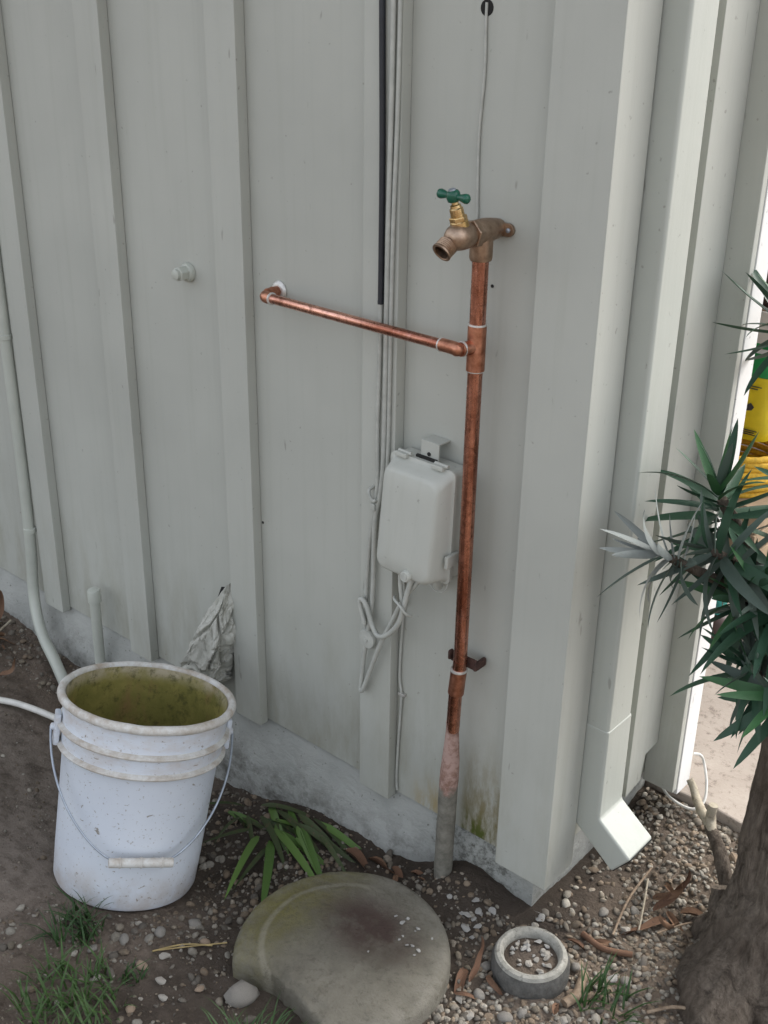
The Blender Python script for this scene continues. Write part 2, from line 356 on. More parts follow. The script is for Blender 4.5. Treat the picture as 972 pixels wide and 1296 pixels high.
# ------------------------------------------------------------------ the ground
CP = [(-3,-.03,.02),(-1.64,-.03,.0),(-1.436,-.03,-.02),(-1.1,-.03,-.07),(-.767,-.03,-.10),(-.62,-.03,-.07),(-.502,-.03,-.03),(-.352,-.03,-.022),(-.214,-.03,-.008),(-.125,-.02,.035),(-.07,-.02,.025),(0,0,0),
      (-1.2,-.28,0),(-1.0,-.5,.01),(-1.6,-.5,.02),(-.48,-.75,.0),(-.2,-.6,0),(.2,-.4,0),(.42,.05,0),(.2,.2,.0),(.02,.2,.0),(.1,.1,-.005),(.05,.40,.045),(.3,.40,.045),(.7,.40,.045),(-.165,-.305,.0),(-.3,-.15,-.02),(0,-.1,.0),
      (-2,-1.5,.0),(0,-1.5,0),(1.5,-1,0),(1.5,.3,.03),(-3,-1,.02),(1,-.3,0),(.05,.8,.03),(1,1,.03),(-1,.6,-.05),(-2.5,.6,0)]
BK = (-.629,-.401,-.032); BT = (-.037,.279)          # bucket foot and lean of the slope it stands on
for a in range(8):
    for rr in (.07, .145):
        dx, dy = rr*math.cos(a*math.pi/4), rr*math.sin(a*math.pi/4); CP.append((BK[0]+dx, BK[1]+dy, BK[2]-BT[0]*dx-BT[1]*dy))
CP = np.array(CP); _A = np.sqrt(((CP[:,None,:2]-CP[None,:,:2])**2).sum(-1)+.0009); _w = np.linalg.solve(_A + 1e-3*np.eye(len(CP)), CP[:,2])
def zt(x, y):
    x = np.asarray(x, float); y = np.asarray(y, float)
    d = np.sqrt((x[...,None]-CP[:,0])**2 + (y[...,None]-CP[:,1])**2 + .0009); z = (d*_w).sum(-1)
    r = np.sqrt(x*x+y*y); k = np.clip((r-2.2)/1.5, 0, 1); return z*(1-k)
def ztf(x, y): return float(zt(x, y))
def axis(lo, hi, a, b, step):
    c = list(np.arange(a, b, step)); d = step
    lo_l = []; p = a
    while p > lo: d *= 1.22; p -= d; lo_l.append(p)
    d = step; hi_l = []; p = c[-1]
    while p < hi: d *= 1.22; p += d; hi_l.append(p)
    return np.array(lo_l[::-1]+c+hi_l)
gx = axis(-400, 400, -1.75, .62, .0075); gy = axis(-400, 400, -.95, .45, .0075)
XX, YY = np.meshgrid(gx, gy); ZZ = zt(XX, YY)
near = np.exp(-np.clip(np.hypot(XX+.4, YY+.2)-1.2, 0, 9)*2)
bump = np.zeros_like(ZZ)
flat = np.stack([XX.ravel(), YY.ravel()], 1); nb = near.ravel(); bb = np.zeros(len(flat))
for i in np.nonzero(nb > .03)[0]:
    x, y = flat[i]
    bb[i] = (noise.noise((x*9, y*9, 0))*.006 + noise.noise((x*28, y*28, 3))*.005 + noise.noise((x*75, y*75, 7))*.0045)*nb[i]
bk = np.hypot(flat[:,0]-BK[0], flat[:,1]-BK[1]); bb *= np.clip((bk-.11)/.06, 0.1, 1)
ZZ = ZZ + bb.reshape(ZZ.shape)
slabmask = (YY > .40) & (YY < 6) & (XX > -4) & (XX < 4); ZZ[slabmask] = np.minimum(ZZ[slabmask], .02)
ny, nx = XX.shape; idx = np.arange(nx*ny).reshape(ny, nx)
fq = np.stack([idx[:-1,:-1], idx[:-1,1:], idx[1:,1:], idx[1:,:-1]], -1).reshape(-1, 4)
me = bpy.data.meshes.new('ground'); me.from_pydata(np.stack([XX.ravel(), YY.ravel(), ZZ.ravel()], 1).tolist(), [], fq.tolist())
me.polygons.foreach_set('use_smooth', [True]*len(me.polygons)); tag(link('ground', me, M['soil']), kind='structure')
def zg(x, y):
    b = (noise.noise((x*9, y*9, 0))*.006 + noise.noise((x*28, y*28, 3))*.005 + noise.noise((x*75, y*75, 7))*.0045)
    return ztf(x, y) + b*min(1, max(.1, (math.hypot(x-BK[0], y-BK[1])-.11)/.06))
# concrete floor that runs out of the garage
sl = MB(); edge = [(-4, .46), (.0, .415), (.05, .402), (.12, .408), (.2, .398), (.3, .40), (.55, .395), (1.2, .40), (3, .40)]
vs = [(x, y, .062) for x, y in edge] + [(3, 6, .062), (-4, 6, .062)]; n_ = len(vs); vs += [(x, y-(.004 if i < 9 else 0), -.06) for i, (x, y, z) in enumerate(vs)]
sl.add(vs, [tuple(range(n_)), tuple(range(n_, 2*n_))[::-1]] + [(i, i+n_, (i+1) % n_+n_, (i+1) % n_) for i in range(n_)])
tag(sl.build('concrete_floor', M['slab'], None, smooth=0, bevel=.004), kind='structure')

# ------------------------------------------------------------------ the house
house = empty('house', (0, 0, 0), 'grey-green board and batten house with garage opening and stucco footing', 'house')
TOP = 2.45
rights = [-.310, -.657, -1.010, -1.345] + [-1.345-.351*k for k in range(1, 7)]
BW = .073; cent = [r-BW/2 for r in rights]
xs = [.0195] + cent + [-4.0]
for i in range(len(xs)-1):
    MB().box(xs[i+1]+.0006, xs[i]-.0006, 0, .016, .10, TOP).build('wall_panel', M['siding'], house, smooth=0)
for r in rights:
    MB().box(r-BW, r, -.0225, -.0004, .092+random.uniform(-.004, .004), TOP).build('batten', M['batten'], house, smooth=40, bevel=.0018)
Lp = [(-.062, -.0004), (-.062, -.0225), (.042, -.0225), (.042, .064), (.0204, .064), (.0204, -.0004)]
loft([[(x, y, .088) for x, y in Lp], [(x, y, TOP) for x, y in Lp]]).build('corner_board', M['batten'], house, smooth=40, bevel=.002)
MB().box(.004, .0200, .0164, .3628, .115, TOP).build('wall_panel', M['siding'], house, smooth=0)
Pp = [(.240, TOP), (.240, .128), (.292, .138), (.300, .192), (.3452, .196), (.3452, TOP)]
loft([[(.0204, y, z) for y, z in Pp], [(.0415, y, z) for y, z in Pp]]).build('side_board', M['batten'], house, smooth=40, bevel=.0016)
MB().box(.0206, .0840, .3458, .3625, .098, 2.1).build('door_casing', M['batten'], house, smooth=40, bevel=.002)
MB().box(-.02, .0858, .3632, .412, .085, 2.1).build('door_trim', M['trim'], house, smooth=40, bevel=.002)
MB().box(-.02, .0840, .412, 3.5, 2.102, 2.25).build('door_trim', M['trim'], house, smooth=40, bevel=.002)
MB().box(.004, .0185, .396, 3.5, 2.252, TOP).build('wall_panel', M['siding'], house, smooth=0)
MB().box(-.02, .0858, 3.10, 3.164, .075, 2.1).build('door_trim', M['trim'], house, smooth=40, bevel=.002)
MB().box(.004, .0200, 3.165, 4.5, .1, 2.1).build('wall_panel', M['siding'], house, smooth=0)
# footing: hand-trowelled stucco with a wavering, slightly battered face
def footing():
    mb = MB(); nx_, nz_ = 260, 26; vs = []; fs = []
    def face(pf, n, m):
        o = len(mb.v); mb.add([pf(i/(n-1), j/(m-1)) for j in range(m) for i in range(n)], [(j*n+i, j*n+i+1, (j+1)*n+i+1, (j+1)*n+i) for j in range(m-1) for i in range(n-1)])
    def front(u, v):
        x = -2.4 + 2.4*u; z = -.16 + .262*v
        fl = .042*min(1, max(0, (-x-.02)/.28)); y = .010 - fl*min(1, max(0, (.102-z)/.13))**.8
        e = min(1, u and (1-u)*40)
        y += noise.noise((x*7, z*9, 1))*.006*e + noise.noise((x*26, z*30, 4))*.0022*e + noise.noise((x*80, z*80, 5))*.0010*e
        return (x, y, z)
    def side(u, v):
        y = .010 + .395*u; z = -.16 + (.262+.036*min(1, u*6))*v; e = min(1, u*30)
        return (noise.noise((y*9, z*9, 11))*.004*e + noise.noise((y*40, z*40, 14))*.0015*e, y, z)
    face(front, 330, 30); o = len(mb.v); face(side, 60, 30)
    me = mb.mesh('footing'); bm = bmesh.new(); bm.from_mesh(me); bmesh.ops.remove_doubles(bm, verts=bm.verts, dist=.0004); bmesh.ops.recalc_face_normals(bm, faces=bm.faces)
    # thickness: back and top so that it is a solid
    bm.to_mesh(me); bm.free(); me.polygons.foreach_set('use_smooth', [True]*len(me.polygons)); me.set_sharp_from_angle(angle=R(50))
    ob = link('footing', me, M['footing'], house); return ob
footing()
MB().box(-4, -2.402, -.02, .05, -.2, .0995).build('footing', M['footing'], house, smooth=0)
MB().box(-2.39, -.03, .030, .12, -.2, .0985).build('footing_core', M['footing'], house, smooth=0)
MB().box(-4.02, .40, -.42, 4.9, TOP+.002, TOP+.10).build('roof', M['trim'], house, smooth=0, bevel=.004)
MB().box(-4, -3.98, .02, 4.5, -.05, TOP).build('interior_wall', M['interior'], house, smooth=0)
MB().box(-3.97, .0, 4.4, 4.42, -.05, TOP-.02).build('interior_wall', M['interior'], house, smooth=0)
MB().box(-3.97, -.03, .125, .135, .0, TOP-.02).build('interior_wall', M['interior'], house, smooth=0)
MB().box(-3.97, -.03, .14, 4.39, TOP-.03, TOP-.01).build('ceiling', M['interior'], house, smooth=0)
# ragged opening in the wall that the cloth is stuffed into, and the drilled cable hole
hole = MB(); hp = []
for k in range(14):
    a = 2*math.pi*k/14; hp.append((-.775+.036*math.cos(a)*random.uniform(.8, 1.15), -.0006, .280+.083*math.sin(a)*random.uniform(.9, 1.1)))
hole.add(hp + [(x, .012, z) for x, y, z in hp], [tuple(range(14))] + [(i, i+14, (i+1) % 14+14, (i+1) % 14) for i in range(14)])
hole.build('wall_hole', M['dark'], house, smooth=0)
MB().lathe([(.0105, 0), (.0105, -.006)], (-.183, -.0006, 1.4605), (0, -1, 0), 18).build('drilled_hole', M['dark'], house, smooth=0)
for x, z in [(-.150, 1.092), (-.653, .55), (-.178, .32)]:
    MB().lathe([(.0026, 0), (.0026, .0012)], (x, .0002, z), (0, -1, 0), 8).build('nail_hole', M['dark'], house, smooth=0)

# ------------------------------------------------------------------ downspout
ds = empty('downspout', (.05, .1, .12), 'square painted downspout with angled outlet elbow beside corner board', 'downspout')
loft([sq(.0215, .080, .068, .143, .345), sq(.0215, .080, .068, .143, TOP)]).build('pipe', M['gutter'], ds, smooth=40, bevel=.006, seg=3)
el = loft([sq(.0210, .0812, .0668, .1442, .385), sq(.0212, .0825, .066, .1455, .205),
           [(.0375, .066, .1675), (.0825, .066, .205), (.0825, .1455, .205), (.0375, .1455, .1675)],
           [(.112, .066, .118), (.146, .066, .160), (.146, .1455, .160), (.112, .1455, .118)]][0:1] +
          [[(.0212, .0665, .19), (.0822, .0665, .208), (.0822, .1447, .208), (.0212, .1447, .19)],
           [(.116, .066, .115), (.148, .066, .157), (.148, .1455, .157), (.116, .1455, .115)]])
el.build('elbow', M['gutter'], ds, smooth=40, bevel=.0045, seg=3)
loft([[(.1168, .0700, .118), (.1455, .0700, .1555), (.1455, .1415, .1555), (.1168, .1415, .118)],
      [(.1175, .0700, .1142), (.1490, .0700, .1560), (.1490, .1415, .1560), (.1175, .1415, .1142)]]).build('outlet', M['dark'], ds, smooth=0)

# ------------------------------------------------------------------ copper pipework
px_, py_ = -.1435, -.041
cp = empty('copper_pipe', (-.150, -.041, 0), 'copper riser pipe with side branch feeding the garden tap', 'water pipe')
def seg(name, a, b, r, mat, n=20): return MB().tube([a, b], r, n).build(name, mat, cp, smooth=50)
seg('riser', (px_, py_, 1.006), (px_, py_, 1.150), .0120, M['copper'])
seg('riser', (px_-.001, py_, .470), (px_, py_, .985), .0113, M['copper'])
def ring(z, r, x=px_): MB().lathe([(r-.0016, -.0022), (r+.0004, -.0016), (r+.0008, 0), (r+.0004, .0016), (r-.0016, .0022)], (x, py_, z), (0, 0, 1), 24).build('solder_ring', M['solder'], cp)
tee = seg('tee', (px_, py_, .976), (px_, py_, 1.044), .0138, M['fitting'], 24); ring(1.044, .0132); ring(.976, .0128)
MB().lathe([(.0105, 0), (.0105, .030)], (px_, py_, 1.012), (-.25, -1, 0), 20).build('tee_port', M['fitting'], tee)
arc = []
e0 = Vector((-.1515, -.079, 1.0155)); bdir = Vector((-.5900, -.040, 1.006)) - e0; bdir.normalize()
arc = smooth_path([Vector((px_-.007, py_-.024, 1.012)), Vector((px_-.0095, py_-.034, 1.0125)), e0 + Vector((.001, .001, -.001)), e0 + bdir*.012, e0 + bdir*.028], 6)
MB().tube(arc, .0098, 18).build('elbow', M['fitting'], cp, smooth=60)
MB().lathe([(.0085, -.003), (.0112, -.002), (.0116, 0), (.0112, .002), (.0085, .003)], arc[0], Vector((-.25, -1, 0)), 20).build('solder_ring', M['solder'], cp)
b1 = e0 + bdir*.026; b2 = Vector((-.588, -.040, 1.005)) - bdir*.012
MB().tube([b1, b2], .0082, 18).build('branch', M['copper_x'], cp, smooth=50)
MB().lathe([(.0080, -.002), (.0104, -.001), (.0104, .001), (.0080, .002)], e0 + bdir*.029, bdir, 20).build('solder_ring', M['solder'], cp)
lc = Vector((-.590, -.040, 1.005))
MB().tube(smooth_path([lc - bdir*.022, lc - bdir*.010, lc + Vector((.002, .003, 0)), lc + Vector((.0, .013, .001)), lc + Vector((-.001, .024, .003))], 6), .0100, 18).build('elbow', M['fitting'], cp, smooth=60)
MB().lathe([(.0082, -.002), (.0106, -.001), (.0106, .001), (.0082, .002)], lc - bdir*.022, bdir, 20).build('solder_ring', M['solder'], cp)
MB().lathe([(.0088, 0), (.0088, .030)], (-.591, -.001, 1.008), (0, -1, 0), 18).build('wall_stub', M['fitting'], cp)
MB().lathe([(.0170, .0005), (.0172, .003), (.0145, .006), (.0100, .007)], (-.591, 0, 1.008), (0, -1, 0), 24).build('escutcheon', M['solder'], cp)
# lower coupling, pipe strap, encrusted lower end
seg('coupling', (-.1505, py_, .412), (-.1465, py_, .458), .0136, M['fitting'], 24)
MB().lathe([(.0110, -.003), (.0140, -.002), (.0144, 0), (.0140, .002), (.0110, .003)], (-.1465, py_, .459), (0, 0, 1), 24).build('solder_ring', M['solder'], cp)
seg('riser', (-.147, py_, .44), (-.1445, py_, .478), .0118, M['copper'])
MB().tube([(-.1535, py_, .335), (-.151, py_, .415)], .0116, 20).build('riser', M['copper'], cp, smooth=50)
path = smooth_path([(-.1535, py_, .352), (-.1545, py_, .30), (-.1555, py_, .24), (-.158, py_, .15), (-.160, py_, .06), (-.162, py_, -.08)], 8)
rad = [.0112 + .0055*min(1, max(0, (.335-p.z)/.09)) for p in path]
lw = MB().tube(path, rad, 28).build('encrusted_pipe', M['galv'], cp, smooth=60)
for v in lw.data.vertices:
    c = v.co; k = 1 + .09*noise.noise((c.x*60, c.y*60, c.z*35)); ax = Vector((-.1575, py_, c.z)); v.co = ax + (c-ax)*k
strap = MB().box(-.172, -.120, -.031, -.0275, .462, .482); strap.add([], [])
so_ = strap.build('pipe_strap', M['rust'], cp, bevel=.0012)
MB().box(-.174, -.168, -.038, -.0265, .466, .484).build('strap_ear', M['rust'], so_, bevel=.003)
MB().box(-.126, -.119, -.032, -.0015, .460, .476).build('strap_ear', M['rust'], so_, bevel=.003)

# ------------------------------------------------------------------ garden tap
F = Vector((-.1435, 0, 1.177))
fa = empty('garden_tap', F, 'bronze garden tap with green tee handle on top of copper riser', 'tap')
be = MB().lathe([(.0125, 0.001), (.0150, .012), (.0165, .024), (.0178, .034), (.0178, .050), (.0165, .056)], F, (0, -1, 0), 28)
be.lathe([(.0165, 0), (.0165, .030), (.0152, .034)], F + Vector((0, py_, -.006)), (0, 0, -1), 28)
elb = be.build('mounting_elbow', M['bronze'], fa, smooth=45)
ear = MB(); pr = []
for k in range(12): a = math.pi/2 - math.pi*k/11; pr.append((.0155 + .0095*math.cos(a), .0095*math.sin(a)))
for k in range(12): a = -math.pi/2 - math.pi*k/11; pr.append((-.0155 + .0095*math.cos(a), .0095*math.sin(a)))
ear.add([(F.x + a + .003, -.0006, F.z + b - .001) for a, b in pr] + [(F.x + a + .003, -.006, F.z + b - .001) for a, b in pr], [tuple(range(24)), tuple(range(24, 48))[::-1]] + [(i, (i+1) % 24, (i+1) % 24+24, i+24) for i in range(24)])
eo = ear.build('mounting_ear', M['bronze'], fa, bevel=.001)
MB().lathe([(.0036, 0), (.0034, .0016), (.0018, .0026)], (F.x + .0195, -.006, F.z-.001), (0, -1, 0), 14).build('screw', M['steel'], eo)
MB().lathe([(.0200, .057), (.0208, .059), (.0208, .068), (.0198, .070)], F, (0, -1, 0), hexa=True, ref=(.3, 0, 1)).build('hex_collar', M['bronze'], fa, smooth=20, bevel=.0008)
MB().lathe([(.0145, .066), (.0170, .074), (.0186, .084), (.0186, .094), (.0170, .104), (.0130, .111), (.0060, .115)], F, (0, -1, 0), 28).build('body', M['bronze'], fa)
sp0 = F + Vector((-.002, -.094, .003)); sdir = Vector((-.10, -.80, -.55)).normalized()
MB().lathe([(.0125, 0), (.0115, .016), (.0118, .020)], sp0, sdir, 26).build('spout', M['bronze'], fa)
thr = [(.0112, .019)]
for k in range(5): thr += [(.0143, .0205 + k*.0026), (.0133, .0218 + k*.0026)]
thr += [(.0146, .034), (.0150, .0355), (.0146, .037), (.0120, .0375), (.0108, .0365), (.0100, .026), (.0100, .022)]
so2 = MB().lathe(thr, sp0, sdir, 28).build('threaded_outlet', M['bronze'], fa, smooth=30)
MB().lathe([(.0102, .0245), (.0102, .0255)], sp0, sdir, 20).build('outlet_bore', M['dark'], so2, smooth=0)
b0 = F + Vector((-.001, -.090, .0125)); bd = Vector((-.16, -.22, 1)).normalized()
MB().lathe([(.0130, 0), (.0128, .008), (.0112, .0095)], b0, bd, 24).build('bonnet_base', M['brass'], fa)
MB().lathe([(.0122, .0088), (.0126, .0100), (.0126, .0142), (.0118, .0155)], b0, bd, hexa=True).build('bonnet_nut', M['brass'], fa, smooth=20, bevel=.0006)
MB().lathe([(.0098, .0150), (.0095, .0260), (.0078, .0275), (.0074, .0310), (.0050, .0320), (.0040, .0420)], b0, bd, 20).build('stem', M['brass'], fa)
hc = b0 + bd*.043; hd = Vector((1, -.10, -.02)).normalized()
hand = MB().lathe([(.0010, -.0285), (.0042, -.0278), (.0064, -.0255), (.0068, -.0225), (.0058, -.0180), (.0044, -.0130), (.0042, -.0090), (.0044, .0090), (.0044, .0130), (.0058, .0180), (.0068, .0225), (.0064, .0255), (.0042, .0278), (.0010, .0285)], hc, hd, 20)
hand.lathe([(.0070, -.0075), (.0092, -.0060), (.0100, -.0010), (.0096, .0040), (.0078, .0072), (.0055, .0080)], hc, bd, 22)
ho = hand.build('handle', M['green_enamel'], fa, smooth=60)
MB().lathe([(.0054, .0076), (.0052, .0098), (.0030, .0108)], hc, bd, 16).build('handle_screw', M['steel'], ho)

# ------------------------------------------------------------------ small wall fittings
cap = empty('capped_pipe_stub', (-.831, 0, 1.0), 'painted round capped pipe stub poking out of wall, level with copper branch', 'pipe cap')
MB().lathe([(.0175, .0004), (.0178, .006), (.0155, .010), (.012, .011)], (-.828, 0, 1.0005), (0, -1, 0), 24).build('flange', M['pvc'], cap)
MB().lathe([(.0135, .009), (.0140, .011), (.0140, .026), (.0128, .028)], (-.828, 0, 1.0005), (0, -1, 0), hexa=True, ref=(1, 0, .3)).build('hex_plug', M['pvc'], cap, bevel=.0012, smooth=30)
MB().lathe([(.0100, .027), (.0095, .034), (.0050, .036)], (-.828, 0, 1.0005), (0, -1, 0), 16).build('plug_end', M['pvc'], cap)
# conduit
cpts = [(-1.441, -.026, 2.42), (-1.441, -.026, 1.5), (-1.440, -.026, .82), (-1.440, -.026, .40), (-1.444, -.028, .23), (-1.445, -.034, .14), (-1.425, -.046, .075), (-1.375, -.066, .035), (-1.30, -.088, .008), (-1.23, -.11, -.02), (-1.16, -.13, -.06)]
co = empty('conduit', (-1.44, -.026, 0), 'painted conduit running down the wall and curving into the soil', 'conduit')
MB().tube(smooth_path(cpts, 8), .0135, 18).build('tube', M['pvc'], co, smooth=60)
for z in (.285, .76, 1.3):
    MB().lathe([(.0138, -.006), (.0155, -.005), (.0155, .005), (.0138, .006)], (-1.440, -.026, z), (0, 0, 1), 20).build('clip', M['pvc'], co)
st = empty('pipe_stub', (-1.186, -.038, 0), 'short upright painted pipe with round end cap behind the bucket', 'pipe')
MB().tube([(-1.188, -.038, -.12), (-1.183, -.038, .205)], .0122, 18).build('tube', M['pvc'], st, smooth=50)
MB().lathe([(.0150, 0), (.0152, .004), (.0152, .026), (.0135, .0305), (.006, .0325)], (-1.183, -.038, .192), (0, 0, 1), 22).build('end_cap', M['pvc'], st)

# ------------------------------------------------------------------ telephone junction box
jb = empty('junction_box', (-.245, 0, .60), 'painted grey telephone junction box with hinged bulging cover', 'junction box')
JM = Matrix.Translation((-.238, 0, .707)) @ Matrix.Rotation(R(1.2), 4, 'Y')
def rrect(w, h, r, y, cx=0, cz=0, n=6, shear=0):
    p = []
    for (sx, sz, a0) in ((1, 1, 0), (-1, 1, 90), (-1, -1, 180), (1, -1, 270)):
        for k in range(n+1):
            a = R(a0 + 90*k/n); x = sx*(w/2-r) + r*math.cos(a); z = sz*(h/2-r) + r*math.sin(a)
            p.append((cx+x, y + shear*(z/h), cz+z))
    return p
loft([rrect(.126, .192, .010, -.004), rrect(.126, .192, .012, -.030), rrect(.124, .190, .012, -.034)]).build('base', M['plastic'], jb, M=JM, smooth=35)
loft([rrect(.132, .199, .010, -.0345), rrect(.132, .199, .010, -.0415), rrect(.127, .193, .011, -.0425), rrect(.121, .187, .012, -.047, shear=.003), rrect(.117, .182, .014, -.060, cz=-.002, shear=.008),
      rrect(.113, .177, .016, -.072, cz=-.003, shear=.012), rrect(.108, .171, .018, -.0770, cz=-.003, shear=.014), rrect(.100, .163, .018, -.0792, cz=-.003, shear=.0145), rrect(.06, .11, .02, -.0798, cz=-.003, shear=.011)]).build('cover', M['plastic'], jb, M=JM, smooth=35)
for x in (-.040, .034):
    k = MB().box(x-.012, x+.012, -.050, -.036, .0965, .1045).build('hinge', M['plastic'], jb, M=JM, bevel=.002)
    MB().tube([(x-.010, -.040, .1035), (x+.016, -.040, .1035)], .0032, 10).build('hinge_pin', M['plastic'], k, M=JM)
MB().box(.0655, .0725, -.058, -.028, -.062, -.040).build('clasp', M['plastic'], jb, M=JM, bevel=.002)
br = MB().box(-.022, .030, -.030, -.0265, .088, .118); br.box(-.022, .030, -.0262, -.003, .1155, .118)
bro = MB().box(-.015, .021, -.0285, -.0255, .085, .129).box(-.015, .021, -.0250, -.0005, .1262, .129).build('bracket', M['plastic'], jb, M=JM, bevel=.0008)
MB().box(-.020, .020, -.0345, -.0295, .0965, .1035).build('bracket_slot', M['dark'], bro, M=JM)
MB().lathe([(.0034, 0), (.0034, .0012)], (.002, -.0286, .108), (0, -1, 0), 10).build('bracket_hole', M['dark'], bro, M=JM, smooth=0)
lk = MB().lathe([(.0085, 0), (.0095, .002), (.0095, .014), (.0080, .016), (.0060, .0155)], (.014, -.078, -.083), (0, -1, 0), 24).build('lock_ring', M['plastic'], jb, M=JM)
MB().lathe([(.0062, .0135), (.0058, .0160), (.0052, .0165)], (.014, -.078, -.083), (0, -1, 0), 20).build('lock_core', M['cable'], lk, M=JM)
MB().lathe([(.0088, .0), (.0095, .001), (.0095, .020), (.0078, .024)], (-.215, -.022, .604), (.1, .05, -1), 18).build('cable_gland', M['plastic'], jb)

# ------------------------------------------------------------------ cables on and around the batten
FB = -.0225
cable('black_cable', [(-.3455, FB-.0048, 2.44), (-.3455, FB-.0048, 1.6), (-.3445, FB-.0048, 1.466), (-.3405, FB-.0048, 1.26), (-.3400, FB-.0048, 1.055), (-.3410, FB-.0046, 1.040)], .0047, M['black'], 'black cable running down the batten from the eave', 'cable')
cable('cable', [(-.3408, FB-.0043, 1.038), (-.3412, FB-.0043, .95), (-.3440, FB-.0043, .82), (-.3420, FB-.0043, .74), (-.3470, FB-.0053, .69), (-.3585, FB-.0063, .60), (-.3640, FB-.0068, .50), (-.3655, FB-.0063, .452), (-.360, FB-.0043, .435)], .0038, M['cable'], 'painted cable continuing below the black one, down to the round insulator', 'cable')
cable('cable', [(-.3235, FB-.0048, 2.44), (-.3235, FB-.0048, 1.466), (-.3270, FB-.0048, 1.14), (-.3290, FB-.0048, .81), (-.334, FB-.0058, .72), (-.3440, FB-.0078, .66), (-.3455, FB-.0088, .54), (-.349, FB-.0108, .478), (-.361, FB-.0128, .40), (-.3705, FB-.0098, .330), (-.3715, FB-.0103, .316), (-.3655, FB-.0118, .318), (-.350, FB-.0128, .358), (-.321, -.040, .432), (-.294, -.042, .49), (-.268, -.043, .545), (-.245, -.043, .58), (-.224, -.040, .612)], .0043, M['cable'], 'painted cable hanging in a long loop below the junction box', 'cable')
cable('cable', [(-.3120, FB-.0038, 2.44), (-.3120, FB-.0038, 1.466), (-.3185, FB-.0038, 1.14), (-.3205, FB-.0038, .82), (-.3225, FB-.0038, .74), (-.318, -.020, .70), (-.300, -.012, .68)], .0033, M['cable'], 'thin painted cable along the batten edge into the box', 'cable')
cable('cable', [(-.3555, FB-.0200, .465), (-.366, FB-.0203, .500), (-.361, FB-.0203, .512), (-.349, FB-.0205, .500), (-.338, FB-.0213, .474), (-.325, -.046, .458), (-.311, -.050, .459), (-.298, -.052, .467), (-.279, -.054, .487), (-.264, -.055, .512), (-.255, -.056, .545), (-.249, -.052, .578), (-.243, -.044, .612)], .0047, M['cable'], 'thick painted cable curling in a short loop below the box', 'cable')
cable('cable', [(-.271, -.046, .617), (-.268, -.052, .590), (-.263, -.053, .555), (-.258, -.054, .530), (-.262, -.054, .515)], .0038, M['cable'], 'short painted cable dropping from beneath the lock ring', 'cable')
cable('cable_tie', [(-.283, -.046, .548), (-.272, -.061, .553), (-.256, -.066, .548), (-.245, -.062, .535), (-.243, -.050, .527)], .0026, M['cable'], 'painted tie wrapped around the hanging cables', 'cable tie')
cable('wire', [(-.300, -.0035, .565), (-.2985, -.0035, .50), (-.302, -.0035, .44), (-.3045, -.0035, .36), (-.2985, -.0045, .325), (-.3005, -.0035, .28), (-.3045, -.0035, .20), (-.3060, -.0035, .13), (-.3035, -.0040, .108)], .0026, M['cable'], 'thin painted wire tacked beside the batten foot', 'wire')
cable('wire', [(-.2965, -.006, .572), (-.292, -.014, .575), (-.288, -.018, .560), (-.289, -.012, .53), (-.297, -.004, .505)], .0024, M['cable'], 'kinked bit of painted wire under the box corner', 'wire')
MB().box(-.305, -.290, -.0075, -.0005, .321, .327).build('wire_staple', M['solder'], None, bevel=.0012); tag(bpy.context.scene.objects['wire_staple'], 'small bright staple holding the thin wire', 'staple')
cable('wire', [(-.186, -.035, .632), (-.178, -.040, .612), (-.180, -.044, .596), (-.192, -.046, .590), (-.207, -.046, .596), (-.213, -.042, .608)], .0012, M['cable'], 'hair-thin wire looping between the box and the riser', 'wire', n=6)
cable('wire', [(-.183, -.0012, 1.467), (-.1822, -.0022, 1.44), (-.1805, -.0022, 1.382), (-.1835, -.0022, 1.33), (-.185, -.0022, 1.289), (-.183, -.0022, 1.22), (-.1815, -.0022, 1.186), (-.180, -.0022, 1.12)], .0021, M['cable'], 'thin painted wire from drilled hole down behind the tap', 'wire')
cable('cable', [(-.172, -.0022, 1.03), (-.1715, -.0022, .93), (-.1728, -.0022, .80), (-.172, -.0022, .70)], .0019, M['cable'], 'thin painted wire on the panel left of the riser, above the box', 'wire')
ins = empty('insulator', (-.356, FB, .432), 'round painted two-disc insulator on the batten', 'insulator')
MB().lathe([(.0195, .0002), (.0202, .003), (.0202, .006), (.0130, .009)], (-.352, FB, .430), (0, -1, 0), 24).build('rear_disc', M['cable'], ins)
fd = MB().lathe([(.0100, .008), (.0180, .010), (.0186, .013), (.0170, .0165), (.0090, .0175)], (-.354, FB, .431), (0, -1, 0), 24).build('front_disc', M['cable'], ins)
MB().lathe([(.0046, .017), (.0042, .0195)], (-.354, FB, .431), (0, -1, 0), 10).build('screw', M['cable'], fd)
hk = empty('cable_clip', (-.351, FB, .70), 'small bent painted clip holding the cables to the batten', 'clip')
MB().tube(smooth_path([(-.354, FB-.0005, .722), (-.355, FB-.011, .718), (-.350, FB-.014, .708), (-.343, FB-.013, .702), (-.338, FB-.012, .706)], 5), .0030, 10).build('hook', M['cable'], hk)
MB().box(-.3505, -.3395, FB-.0145, FB-.0002, .684, .697).build('pad', M['cable'], hk, bevel=.002)

